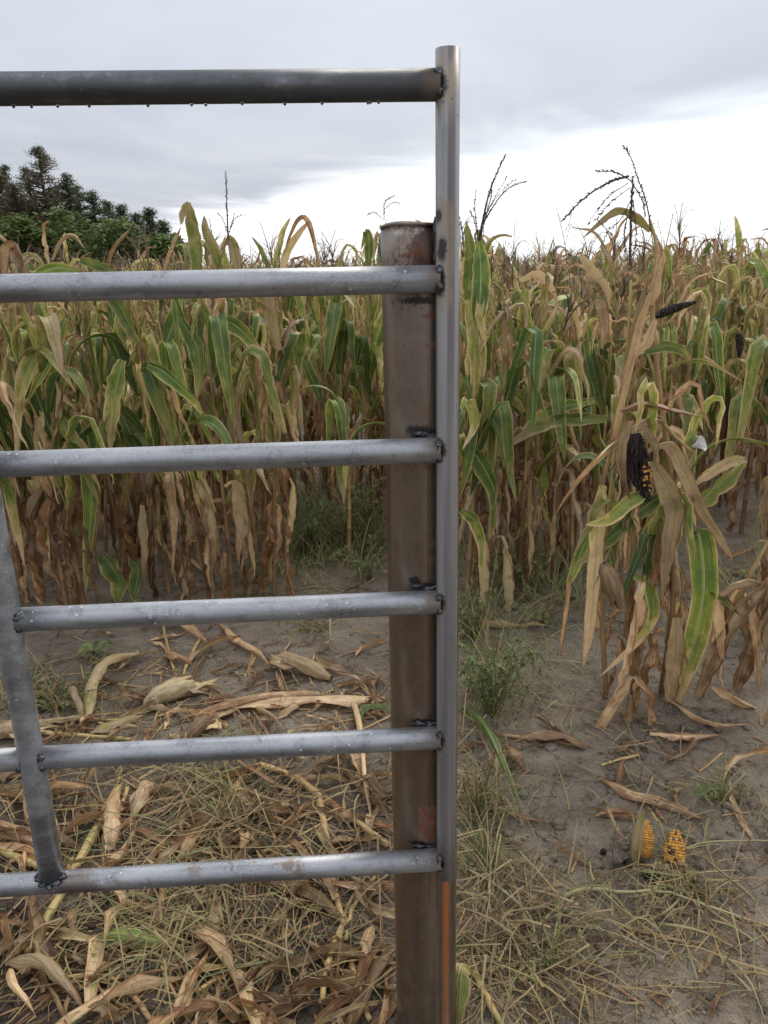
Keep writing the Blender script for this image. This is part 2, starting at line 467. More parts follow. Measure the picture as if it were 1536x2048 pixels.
def metal(name, base, metallic, rough):
    m, N, b, o = new_mat(name)
    co = N.n('ShaderNodeTexCoord').outputs['Object']
    return m, N, b, co


def spot(N, co, c, rad, n, amt=0.6):
    if 'spn' not in N.__dict__: N.spn = N.noise(co, 150.0, 5.0, 0.75, 0.8)
    n = N.m('ADD', N.m('MULTIPLY', n, 0.4), N.m('MULTIPLY', N.spn, 0.6)); amt = amt * 2.6
    """soft irregular stain round the point c with radii rad"""
    d = N.vm('LENGTH', N.vm('DIVIDE', N.vm('SUBTRACT', co, tuple(c)), tuple(rad)))
    d = N.m('ADD', d, N.m('MULTIPLY', N.m('SUBTRACT', n, 0.5), amt * 2))
    return N.ss(d, 0.55, 1.15, 1.0, 0.0)


rail_z = [ZT - SP * i for i in range(6)]
# galvanised tube of the rails
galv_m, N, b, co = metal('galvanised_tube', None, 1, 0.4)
cx, cy_, cz = N.sep(co)[0], N.sep(co)[1], N.sep(co)[2]
n1 = N.noise(N.mul(co, (5, 30, 30)), 1.0, 5.0, 0.65); n2 = N.noise(co, 130.0, 3.0, 0.6); n3 = N.noise(co, 26.0, 5.0, 0.7)
c = N.mix(N.ss(n1, 0.34, 0.66), (0.262, 0.266, 0.276), (0.435, 0.440, 0.455))
c = N.mix(N.m('MULTIPLY', N.ss(n3, 0.50, 0.66), 0.6), c, (0.16, 0.16, 0.175))
scr = N.ss(N.noise(N.mul(co, (3, 160, 160)), 1.0, 3.0, 0.6), 0.60, 0.68)
c = N.mix(N.m('MULTIPLY', scr, 0.35), c, (0.60, 0.61, 0.64))
spang = N.vor(N.mul(co, (1, 1, 1)), 210.0, 'F1')
c = N.mix(N.m('MULTIPLY', N.ss(spang, 0.2, 0.6), 0.25), c, (0.50, 0.52, 0.55))
vs = N.vor(co, 75.0); whit = N.m('MULTIPLY', N.ss(vs, 0.22, 0.12), N.ss(n3, 0.50, 0.60))
c = N.mix(N.m('MULTIPLY', whit, 0.7), c, (0.72, 0.74, 0.77))
backlit_dark = N.m('MULTIPLY', N.ss(cz, rail_z[0] - 0.06, rail_z[0] - 0.04), N.ss(N.m('ADD', n1, N.m('MULTIPLY', n3, 0.5)), 0.30, 0.75))
c = N.mix(N.m('MULTIPLY', backlit_dark, 0.9), c, (0.075, 0.078, 0.080))     # top rail's dark look against the sky, painted into its colour as blotches
# heat tint and soot close to the end pipe, brown mud on the lowest rail
endx = N.ss(N.m('ADD', cx, N.m('MULTIPLY', N.m('SUBTRACT', n3, 0.5), 0.035)), XP - 0.048, XP - 0.020)
c = N.mix(N.m('MULTIPLY', endx, 0.75), c, (0.16, 0.115, 0.08))
mudx = N.m('MULTIPLY', N.ss(cz, rail_z[5] + 0.05, rail_z[5] + 0.03), N.m('MULTIPLY', N.ss(N.noise(co, 34.0, 3.0), 0.56, 0.62), N.ss(N.noise(co, 7.0, 2.0), 0.46, 0.56)))
c = N.mix(N.m('MULTIPLY', mudx, 0.85), c, (0.19, 0.135, 0.095))
sft = spot(N, co, (XS + 0.045, DG - RAIL_R, rail_z[5]), (0.05, 0.05, 0.03), n3)
c = N.mix(N.m('MULTIPLY', sft, 0.7), c, (0.17, 0.12, 0.09))
N.link(c, b.inputs['Base Color'])
dirt = N.m('MAXIMUM', N.m('MAXIMUM', endx, mudx), N.m('MULTIPLY', whit, 0.8))
N.link(N.m('SUBTRACT', 0.88, N.m('MULTIPLY', dirt, 0.65)), b.inputs['Metallic'])
N.link(N.m('ADD', 0.42, N.m('MULTIPLY', N.ss(n1, 0.3, 0.7), 0.18)), b.inputs['Roughness'])
bump(N, b, N.m('ADD', n2, N.m('MULTIPLY', whit, 1.5)), 0.18, 0.001)

# end pipe: smoother, streaked lengthways, straw-coloured heat tint by the welds, black spatter
pipe_m, N, b, co = metal('mill_pipe', None, 1, 0.35)
cx, cy_, cz = N.sep(co)[0], N.sep(co)[1], N.sep(co)[2]
n1 = N.noise(N.mul(co, (60, 60, 1.5)), 1.0, 4.0, 0.6); n3 = N.noise(co, 30.0, 5.0, 0.7); n2 = N.noise(co, 140.0, 3.0, 0.6)
c = N.mix(N.ss(n1, 0.32, 0.68), (0.27, 0.265, 0.275), (0.45, 0.44, 0.44))
band = N.ss(N.m('ABSOLUTE', N.m('SUBTRACT', cx, XP + 0.0035)), 0.0035, 0.0075, 1.0, 0.0)
band = N.m('MULTIPLY', band, N.ss(cz, HCAM - 0.45, HCAM - 0.05))
c = N.mix(N.m('MULTIPLY', band, 0.7), c, (0.145, 0.12, 0.13))
heat = spot(N, co, (XP - 0.012, DG - 0.012, rail_z[0]), (0.030, 0.04, 0.045), n3, 0.35)
for px, py, rx, rz in ((885, 445, 0.022, 0.035), (888, 520, 0.018, 0.04), (885, 590, 0.018, 0.03)):
    p = at_y(px, py, DG - 0.012)
    heat = N.m('MAXIMUM', heat, spot(N, co, p, (rx, 0.04, rz), n3, 0.35))
for z in rail_z[2:]:
    heat = N.m('MAXIMUM', heat, spot(N, co, (XP - 0.017, DG - 0.008, z), (0.016, 0.03, 0.024), n3, 0.35))
c = N.mix(N.m('MULTIPLY', heat, 0.6), c, (0.33, 0.25, 0.16))
soot = spot(N, co, (XP - 0.015, DG - 0.010, rail_z[0]), (0.014, 0.03, 0.024), n3, 0.5)
for px, py, rx, rz in ((875, 433, 0.008, 0.012), (884, 500, 0.007, 0.020), (880, 567, 0.009, 0.022)):
    soot = N.m('MAXIMUM', soot, spot(N, co, at_y(px, py, DG - 0.013), (rx, 0.03, rz), n3, 0.5))
for z in rail_z[2:]:
    soot = N.m('MAXIMUM', soot, spot(N, co, (XP - 0.013, DG - 0.010, z + 0.002), (0.011, 0.03, 0.017), n3, 0.6))
spt = N.m('MULTIPLY', N.ss(N.vor(co, 55.0), 0.15, 0.09), N.ss(n3, 0.46, 0.58))
soot = N.m('MAXIMUM', soot, N.m('MULTIPLY', spt, 0.8))
c = N.mix(N.m('MULTIPLY', soot, 0.92), c, (0.022, 0.020, 0.022))
N.link(c, b.inputs['Base Color'])
N.link(N.m('SUBTRACT', 0.80, N.m('MULTIPLY', N.m('MAXIMUM', soot, heat), 0.55)), b.inputs['Metallic'])
N.link(N.m('ADD', 0.38, N.m('MULTIPLY', n3, 0.14)), b.inputs['Roughness'])
bump(N, b, n2, 0.12, 0.001)

# old drill pipe of the post
post_m, N, b, co = metal('rusty_post', None, 1, 0.5)
cx, cy_, cz = N.sep(co)[0], N.sep(co)[1], N.sep(co)[2]
n1 = N.m('ADD', N.m('MULTIPLY', N.noise(N.mul(co, (1, 1, 0.7)), 42.0, 7.0, 0.72, 0.4), 0.62), N.m('MULTIPLY', N.noise(N.mul(co, (16, 16, 0.5)), 1.0, 2.0, 0.5), 0.38)); n2 = N.noise(co, 110.0, 4.0, 0.7); n3 = N.noise(co, 22.0, 6.0, 0.7, 0.6)
n4 = N.noise(N.mul(co, (13, 13, 7)), 1.0, 5.0, 0.65, 0.5)
c = N.mix(N.ss(n1, 0.32, 0.68), (0.185, 0.142, 0.105), (0.290, 0.228, 0.172))
c = N.mix(N.m('MULTIPLY', N.ss(n4, 0.46, 0.66), 0.55), c, (0.270, 0.165, 0.095))
c = N.mix(N.m('MULTIPLY', N.ss(N.noise(N.mul(co, (14, 14, 1.0)), 1.0, 3.0), 0.56, 0.66), 0.6), c, (0.100, 0.088, 0.080))
c = N.mix(N.m('MULTIPLY', N.ss(n3, 0.62, 0.70), 0.7), c, (0.24, 0.085, 0.030))
strk = N.ss(N.noise(N.mul(co, (48, 48, 0.7)), 1.0, 3.0, 0.6), 0.56, 0.64)
c = N.mix(N.m('MULTIPLY', strk, 0.55), c, (0.085, 0.068, 0.056))
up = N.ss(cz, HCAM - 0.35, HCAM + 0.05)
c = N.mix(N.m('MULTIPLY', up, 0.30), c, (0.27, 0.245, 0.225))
lx = lambda px, py: tuple(at_y(px, py, POST.y - POST_R * 0.92) - POST)
sp1 = N.m('MAXIMUM', spot(N, co, lx(850, 500), (0.028, 0.05, 0.050), n3, 0.5), spot(N, co, lx(862, 465), (0.014, 0.05, 0.04), n3, 0.5))
c = N.mix(N.m('MULTIPLY', sp1, 0.9), c, (0.045, 0.026, 0.020))
rst = N.m('MULTIPLY', spot(N, co, lx(815, 520), (0.040, 0.05, 0.028), n3, 0.5), N.ss(n2, 0.48, 0.56))
rst = N.m('MAXIMUM', rst, N.m('MULTIPLY', spot(N, co, lx(820, 600), (0.035, 0.05, 0.016), n3, 0.5), N.ss(n2, 0.50, 0.58)))
c = N.mix(N.m('MULTIPLY', rst, 0.8), c, (0.13, 0.050, 0.022))
pale = N.m('MULTIPLY', spot(N, co, lx(810, 457), (0.034, 0.05, 0.010), n3, 0.4), N.ss(n2, 0.40, 0.50))
c = N.mix(pale, c, (0.42, 0.36, 0.31))
red = N.m('MAXIMUM', spot(N, co, lx(866, 632), (0.018, 0.06, 0.006), n3, 0.3), spot(N, co, lx(866, 690), (0.014, 0.06, 0.005), n3, 0.4))
rp0, rp1 = lx(834, 1612), lx(880, 1672)
n5 = N.m('MULTIPLY', N.m('SUBTRACT', n3, 0.5), 0.012)
rect = N.m('MULTIPLY', N.ss(N.m('ADD', cx, n5), rp0[0], rp0[0] + 0.003), N.m('MULTIPLY', N.ss(N.m('ADD', cz, N.m('MULTIPLY', n5, 0.4)), rp0[2] + 0.002, rp0[2] - 0.001), N.ss(N.m('ADD', cz, n5), rp1[2] - 0.022, rp1[2] + 0.006)))
red = N.m('MAXIMUM', red, N.m('MULTIPLY', rect, 0.85))
for px, py in ((866, 1085), (862, 1118), (866, 1510), (800, 690), (796, 725)):
    red = N.m('MAXIMUM', red, N.m('MULTIPLY', spot(N, co, lx(px, py), (0.010, 0.05, 0.007), n3, 0.7), 0.55))
c = N.mix(N.m('MULTIPLY', red, N.ss(n2, 0.35, 0.6, 0.35, 0.85)), c, (0.190, 0.042, 0.022))
burn = None
for px, py, rx, rz in ((838, 862, 0.026, 0.011), (866, 868, 0.012, 0.012), (830, 1162, 0.012, 0.011), (856, 1170, 0.020, 0.008), (848, 1442, 0.026, 0.008), (838, 1687, 0.022, 0.008), (862, 1692, 0.012, 0.008), (835, 601, 0.03, 0.006)):
    s_ = spot(N, co, lx(px, py), (rx, 0.05, rz), n3, 0.55)
    burn = s_ if burn is None else N.m('MAXIMUM', burn, s_)
c = N.mix(N.m('MULTIPLY', burn, 0.95), c, (0.012, 0.009, 0.009))
ox = lx(893, 1900)[0]
orange = N.m('MULTIPLY', N.ss(N.m('ABSOLUTE', N.m('SUBTRACT', N.m('ADD', cx, N.m('MULTIPLY', n5, 0.35)), ox)), 0.0, 0.0135, 1.0, 0.0), N.m('MULTIPLY', N.ss(cz, zbot + 0.02, zbot - 0.012), N.ss(cy_, 0.005, -0.01)))
c = N.mix(N.m('MULTIPLY', orange, N.ss(N.noise(N.mul(co, (90, 90, 5)), 1.0, 4.0, 0.7), 0.32, 0.60, 0.25, 1.0)), c, (0.40, 0.115, 0.016))
lim = N.m('MULTIPLY', N.ss(cx, 0.040, 0.056), N.m('MULTIPLY', N.ss(n3, 0.5, 0.56), N.ss(cz, HCAM - 0.1, HCAM)))
c = N.mix(lim, c, (0.55, 0.56, 0.53))
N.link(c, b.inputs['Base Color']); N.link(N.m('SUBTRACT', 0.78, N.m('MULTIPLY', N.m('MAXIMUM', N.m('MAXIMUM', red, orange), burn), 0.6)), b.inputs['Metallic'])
N.link(N.m('ADD', 0.26, N.m('MULTIPLY', n3, 0.18)), b.inputs['Roughness'])
bump(N, b, N.m('ADD', n2, N.m('MULTIPLY', n3, 1.0)), 0.12, 0.0012)

weld_m, N, b, co = metal('weld_bead', None, 1, 0.3)
nn = N.noise(co, 90.0, 4.0, 0.7)
N.link(N.mix(N.ss(nn, 0.35, 0.65), (0.020, 0.019, 0.021), (0.13, 0.14, 0.16)), b.inputs['Base Color'])
b.inputs['Metallic'].default_value = 0.75; b.inputs['Roughness'].default_value = 0.36
bump(N, b, nn, 0.6, 0.003)
drop_m, N, b, co = metal('water', None, 0, 0)
b.inputs['Base Color'].default_value = (0.95, 0.97, 1, 1); b.inputs['Roughness'].default_value = 0.02
b.inputs['Transmission Weight'].default_value = 1.0; b.inputs['IOR'].default_value = 1.33


def pipe_mesh(p0, p1, rad, mat, n=2, seg=32, thick=0.0, bend=0.0):
    p0, p1 = np.array(p0, float), np.array(p1, float)
    t = np.linspace(0, 1, n)[:, None]; P = p0 * (1 - t) + p1 * t
    P[:, 2] += bend * np.sin(t[:, 0] * math.pi)
    V, F = tube(P, rad, seg, cap=(thick == 0))
    V = V.tolist()
    if thick:
        V2, F2 = tube(P, rad - thick, seg, cap=False)
        k = len(V); V += V2.tolist(); F += [[i + k for i in f][::-1] for f in F2]
        for e in (0, (n - 1) * seg):
            for j in range(seg):
                a, b2 = e + j, e + (j + 1) % seg
                F.append([a, b2, b2 + k, a + k] if e else [a + k, b2 + k, b2, a])
    me = mk_mesh('tube', V, F, mat)
    for p in me.polygons:
        if len(p.vertices) > 4 or abs(p.normal.dot(Vector((p1 - p0).tolist()).normalized())) > 0.9: p.use_smooth = False
    return me


gate = empty('gate', (0, 0, 0))
tag(gate, 'galvanised six-rail tube gate panel with welded round end pipe', 'gate')
xe = XP - math.sqrt(max(PIPE_R ** 2 - 0.004 ** 2, 0)) + 0.004
RAILS = []
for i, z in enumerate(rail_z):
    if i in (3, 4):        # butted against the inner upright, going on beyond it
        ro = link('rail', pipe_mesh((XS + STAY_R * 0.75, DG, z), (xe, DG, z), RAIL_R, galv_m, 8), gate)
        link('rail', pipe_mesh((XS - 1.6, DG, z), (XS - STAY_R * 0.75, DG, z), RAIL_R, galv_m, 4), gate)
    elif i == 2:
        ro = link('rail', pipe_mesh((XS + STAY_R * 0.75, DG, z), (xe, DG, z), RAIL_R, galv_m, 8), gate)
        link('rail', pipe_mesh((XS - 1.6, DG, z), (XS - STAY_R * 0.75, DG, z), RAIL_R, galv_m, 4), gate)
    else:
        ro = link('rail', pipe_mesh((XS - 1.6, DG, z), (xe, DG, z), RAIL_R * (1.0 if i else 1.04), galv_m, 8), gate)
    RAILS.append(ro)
endp = link('end_pipe', pipe_mesh((XP, DG + 0.0015, zbot), (XP, DG + 0.0015, ztop), PIPE_R, pipe_m, 14, 32, 0.003), gate)
link('inner_upright', pipe_mesh((XS, DG - 0.004, rail_z[5] + RAIL_R * 0.9), (XS, DG - 0.004, rail_z[0] - RAIL_R * 0.9), STAY_R, galv_m, 8), gate)


def blob(name, loc, rad, mat, parent, seed, sub=3, rough=0.55):
    import bmesh
    bm = bmesh.new(); bmesh.ops.create_icosphere(bm, subdivisions=sub, radius=1.0)
    for v in bm.verts:
        k = 1 + rough * mnoise.noise(v.co * 1.6 + Vector((seed * 3.1, 0, 0))) + rough * .6 * mnoise.noise(v.co * 4.1 + Vector((0, seed * 2.3, 0)))
        v.co = Vector((v.co.x * rad[0] * k, v.co.y * rad[1] * k, v.co.z * rad[2] * k))
    me = bpy.data.meshes.new(name); bm.to_mesh(me); bm.free()
    me.polygons.foreach_set('use_smooth', np.ones(len(me.polygons), dtype=bool)); me.materials.append(mat)
    return link(name, me, parent, loc)


for i, z in enumerate(rail_z):
    x0 = XP - PIPE_R + 0.002
    blob('weld_bead', (x0 + 0.001, DG - 0.0135, z + 0.0125), (0.0062, 0.005, 0.0062), weld_m, RAILS[i], i)
    blob('weld_bead', (x0 + 0.001, DG - 0.0125, z - 0.0105), (0.0055, 0.005, 0.0060), weld_m, RAILS[i], i + 20)
    blob('weld_bead', (x0 - 0.001, DG - 0.0155, z + 0.001), (0.0042, 0.0036, 0.0120), weld_m, RAILS[i], i + 40)
    if i in (2, 3, 4):
        blob('weld_bead', (XS + STAY_R * 0.93, DG - 0.013, z + 0.008), (0.007, 0.007, 0.009), weld_m, RAILS[i], i + 60)
        blob('weld_bead', (XS + STAY_R * 0.93, DG - 0.013, z - 0.009), (0.006, 0.007, 0.008), weld_m, RAILS[i], i + 70)
        blob('weld_bead', (XS - STAY_R * 0.93, DG - 0.013, z - 0.008), (0.006, 0.007, 0.009), weld_m, RAILS[i], i + 75)
for a in range(-3, 12, 2):
    an = a * 0.3
    blob('weld_bead', (XS + STAY_R * 1.02 * math.cos(-an), DG - 0.004 - STAY_R * 1.02 * abs(math.sin(an)), rail_z[5] + RAIL_R * (0.62 + 0.38 * math.cos(an) ** 2) + 0.001), (0.007, 0.006, 0.0045), weld_m, RAILS[5], a + 90)
dr = random.Random(5)
for i in range(15):
    x = -0.62 + dr.random() * 0.70
    if i < 6: x = at_y((65, 180, 297, 485, 570, 412)[i], 205, DG).x
    blob('water_drop', (x, DG - 0.003 - dr.random() * 0.004, rail_z[0] - RAIL_R * 1.04 - 0.0008), (0.0026, 0.0026, 0.0030 + 0.0012 * dr.random()), drop_m, RAILS[0], i, 1, 0.05)

post = empty('steel_post', (POST.x, POST.y, 0))
tag(post, 'thick rusty steel pipe post standing in the mud behind the end of the gate', 'post')
pm = pipe_mesh((0, 0, -0.4), (0, 0, ptop), POST_R, post_m, 40, 56, 0.006)
# the cut top is a little uneven
for v in pm.vertices:
    if v.co.z > ptop - 0.002:
        v.co.z += 0.004 * math.sin(2.2 * math.atan2(v.co.y, v.co.x) + 0.6) + 0.010 * (v.co.x / POST_R) * 0.35
wall_ = link('tube_wall', pm, post)
rim = MB()
an = np.linspace(0, 2 * math.pi, 49)
Pr = np.stack([POST_R * 0.985 * np.cos(an), POST_R * 0.985 * np.sin(an), ptop + 0.004 * np.sin(2.2 * np.where(an > math.pi, an - 2 * math.pi, an) + 0.6) + 0.0035 * np.cos(an)], -1)
Vr, Fr = tube(Pr, 0.0032, 8, False); rim.add(Vr, Fr, (0.5, 0, 0))
link('cut_rim', rim.mesh('cut_rim', post_m), wall_)
for i, (px, py, sx, sz) in enumerate(((874, 452, 0.005, 0.016), (872, 505, 0.004, 0.02), (875, 540, 0.005, 0.010))):
    p = at_y(px, py, DG + 0.012); blob('weld_bead', p - Vector((POST.x, POST.y, 0)), (sx, 0.006, sz), weld_m, wall_, i + 130)
for i, (px, py) in enumerate(((838, 868), (858, 872), (832, 1172), (857, 1176), (838, 1447), (860, 1448), (838, 1692), (858, 1694))):
    p = at_y(px, py, DG + RAIL_R * 0.9); blob('weld_bead', p - Vector((POST.x, POST.y, 0)), (0.012, 0.0035, 0.0040), MATS['weld_bead'], wall_, i + 140, 3, .8)

# ------------------------------------------------------------------ corn: libraries of leaves, stalks, tassels, ears
LR = random.Random(21)
U = LR.uniform
KINDS = {  # length, width, th0, th1, bend start, bend width, fold, wave, twist, dry, tip, brown, curl
    'green_fold': lambda: (U(.55, .82), U(.070, .100), U(8, 28), U(160, 179), U(.22, .52), U(.05, .25), .30, .12, U(-.9, .9), U(.06, .28), U(.05, .45), 0.0, .3),
    'green_arch': lambda: (U(.50, .75), U(.060, .088), U(15, 38), U(100, 165), U(.05, .25), U(.5, .8), .30, .14, U(-.8, .8), U(.06, .30), U(.10, .45), 0.0, .3),
    'olive_fold': lambda: (U(.48, .75), U(.052, .082), U(8, 30), U(150, 178), U(.20, .50), U(.05, .3), .45, .20, U(-1.4, 1.4), U(.28, .42), U(.10, .40), .1, .8),
    'tan_fold': lambda: (U(.40, .68), U(.042, .072), U(10, 36), U(155, 179), U(.10, .50), U(.03, .20), .75, .40, U(-2.8, 2.8), U(.50, .80), U(-.1, .2), U(0, .4), .7),
    'tan_hang': lambda: (U(.35, .62), U(.042, .076), U(40, 80), 178, 0.0, U(.08, .2), .80, .45, U(-3, 3), U(.50, .84), U(-.1, .2), U(0, .6), .5),
    'brown_hang': lambda: (U(.26, .50), U(.045, .085), U(60, 110), 179, 0.0, U(.06, .16), .80, .50, U(-3, 3), U(.64, 1.0), U(-.15, .1), U(.0, 1.0), .5),
    'tan_up': lambda: (U(.26, .46), U(.030, .055), U(3, 30), U(40, 178), U(.22, .65), U(.04, .3), .75, .34, U(-3, 3), U(.48, .78), U(-.1, .15), U(0, .4), .8),
    'green_up': lambda: (U(.22, .40), U(.045, .070), U(3, 22), U(15, 150), U(.3, .7), U(.1, .5), .48, .14, U(-.8, .8), U(.20, .42), U(.1, .5), 0.0, .5),
}
NVAR = {'green_fold': 12, 'green_arch': 8, 'olive_fold': 10, 'tan_fold': 14, 'tan_hang': 12, 'brown_hang': 10, 'tan_up': 12, 'green_up': 6}


def lib_leaf(kind, n, nc):
    Ln, W, t0, t1, s0, sw, fo, wa, tw, dr_, ti, br, cu = KINDS[kind]()
    P = arc_path(Ln, t0, t1, s0, sw, n, U(-.7, .7), 0.17 if 'green' not in kind else 0.04, LR)
    if 'green' not in kind:
        P = P + np.array([[LR.gauss(0, .0035) for _ in range(3)] for _ in range(n)]) * (np.linspace(0, 1, n) > .05)[:, None]
    prof = None
    if LR.random() < 0.3:                  # a torn, blunt tip
        s = np.linspace(0, 1, n); prof = np.minimum(1, 0.42 + s / 0.22 * 0.58) * (1 - np.clip((s - .25) / .75, 0, 1) ** 2.2 * U(.6, .85))
    return ribbon(P, W, (0, 1, 0), nc, fo, wa, tw, dr_, ti, br, None, 0, prof, cu, LR)


LEAF, FARLEAF = {}, {}
for kd in KINDS:
    LEAF[kd] = [mk_mesh('leaf_' + kd, V, F, leaf_m, T, L) for V, F, T, L in (lib_leaf(kd, 20, 4) for _ in range(NVAR[kd]))]
    FARLEAF[kd] = [lib_leaf(kd, 7, 2) for _ in range(6)]


def stalk_arrays(h, r0, seg=6, nn=8, r=LR, t0=0.25, t1=0.75):
    z, rad, tt = [], [], []
    for k in range(nn + 1):
        f = k / nn
        rr = r0 * (1 - 0.68 * f)
        z += [f * h - 0.010, f * h, f * h + 0.010]; rad += [rr, rr * 1.28, rr]
        tt += [t0 + (t1 - t0) * f - .05, t0 + (t1 - t0) * f - 0.22, t0 + (t1 - t0) * f + .05]
    z = np.array(z); ph = r.random() * 6
    P = np.stack([0.010 * np.sin(z * 4 + ph) - 0.010 * math.sin(ph), 0.010 * np.cos(z * 3.4 + ph) - 0.010 * math.cos(ph), z], -1)
    V, F = tube(P, rad, seg)
    return V, F, np.repeat(np.stack([tt, np.zeros(len(tt)), np.zeros(len(tt))], -1), seg, axis=0)


STALK = []
for k in range(8):
    mb = MB(); V, F, T = stalk_arrays(1.0, U(.010, .014), 7, 8, LR, U(.05, .35), U(.4, 1.0)); mb.add(V, F, T); STALK.append(mb.mesh('stalk', stalk_m))


def branch(mb, P, rad, seg=4, tint=0.3, spk=0, spl=0.012, r=LR):
    P = np.asarray(P); rr = rad * (1 - 0.65 * np.linspace(0, 1, len(P)))
    V, F = tube(P, rr, seg, False); mb.add(V, F, (tint, 0, 0))
    if spk:                               # little pointed spikelets, alternating
        T = np.gradient(P, axis=0); T /= np.linalg.norm(T, axis=1)[:, None] + 1e-9
        for k in range(spk):
            q = (0.12 + 0.86 * k / spk) * (len(P) - 1); i = int(q); p = P[i] + (P[min(i + 1, len(P) - 1)] - P[i]) * (q - i)
            d = np.array([r.gauss(0, 1) for _ in range(3)]); d -= d.dot(T[i]) * T[i]; d /= np.linalg.norm(d) + 1e-9
            t = T[i] * 0.85 + d * 0.55; s = np.cross(t, d); s /= np.linalg.norm(s) + 1e-9; l = spl * r.uniform(.7, 1.2)
            mb.add([p, p + t * l * .5 + s * l * .16, p + t * l, p + t * l * .5 - s * l * .16 + d * l * .1], [[0, 1, 2, 3]], (tint + r.uniform(-.15, .15), 0, 0))


def tassel_mesh(r, n_br, hgt, tint, spk):
    mb = MB()
    P = arc_path(hgt, r.uniform(0, 8), r.uniform(8, 40), .2, .8, 8, r.uniform(-.5, .5), 0.02, r)
    branch(mb, P, 0.0042, 4, tint, spk, 0.013, r)
    for k in range(n_br):
        a = r.random() * 6.28; z0 = r.uniform(.05, .42) * hgt
        Q = arc_path(hgt * r.uniform(.45, .75), r.uniform(15, 35), r.uniform(50, 150), .15, .85, 7, 0, 0.04, r)
        c, s = math.cos(a), math.sin(a)
        Q = np.stack([Q[:, 0] * c, Q[:, 0] * s, Q[:, 2] + z0], -1)
        branch(mb, Q, 0.0026, 3, tint + r.uniform(-.1, .2), spk // 2, 0.010, r)
    return mb.mesh('tassel', tassel_m)


TASSEL = [tassel_mesh(LR, LR.randint(6, 11), U(.24, .38), U(.35, 1.0), 18) for _ in range(12)]


def spindle(mb, P, W, tint, flaps=5, r=LR, wide=0.0):
    """an ear in its husk: overlapping husk leaves wrapped round the axis P"""
    P = np.asarray(P, float); n = len(P); s = np.linspace(0, 1, n)
    rad = W * 0.5 * np.sin(np.clip(s * 0.93 + 0.05, 0, 1) * math.pi) ** 0.75 + 0.002
    V, F = tube(P, rad * (1 - .45 * wide), 12, True)
    V += 0.10 * W * np.array([mnoise.noise_vector(Vector(v) * 22) for v in V])
    mb.add(V, F, (tint - .1, 0, 0))
    T = np.gradient(P, axis=0); T /= np.linalg.norm(T, axis=1)[:, None]
    ref = np.array([0, 0, 1.]) if abs(T[0][2]) < .8 else np.array([1., 0, 0])
    a = np.cross(T, ref); a /= np.linalg.norm(a, axis=1)[:, None]; b2 = np.cross(T, a)
    for k in range(flaps):
        an0 = k * 6.28 / flaps + r.uniform(-.3, .3); span = r.uniform(1.2, 1.9); ex = r.uniform(1.03, 1.10); grow = r.uniform(0, .45) + wide * r.uniform(.2, 1.1)
        nc = 6; VV, FF, TT = [], [], []
        for i in range(n):
            wid = span * (1 - 0.75 * max(0, (s[i] - .55) / .45) ** 1.5)
            for j in range(nc + 1):
                an = an0 + (j / nc - .5) * wid + 0.25 * s[i]
                rr = rad[i] * ex + 0.0015 + grow * W * 0.5 * max(0, (s[i] - .5) / .5) ** 2
                VV.append(P[i] + rr * (math.cos(an) * a[i] + math.sin(an) * b2[i])); TT.append((tint + r.uniform(-.06, .06) + (0.12 if j in (0, nc) else 0) + .12 * math.sin(j * 2.1), 0, 0))
        for i in range(n - 1):
            for j in range(nc):
                FF.append([i * (nc + 1) + j, i * (nc + 1) + j + 1, (i + 1) * (nc + 1) + j + 1, (i + 1) * (nc + 1) + j])
        VV = np.array(VV); VV += 0.13 * W * np.array([mnoise.noise_vector(Vector(v) * 26 + Vector((k * .35, 0, 0))) for v in VV])
        mb.add(VV, FF, TT)


EAR = []
for k in range(5):
    mb = MB(); P = arc_path(U(.17, .22), U(120, 150), U(165, 178), 0, 1, 10, 0, .02, LR); spindle(mb, P, U(.045, .056), U(.3, .6)); EAR.append(mb.mesh('ear', husk_m))


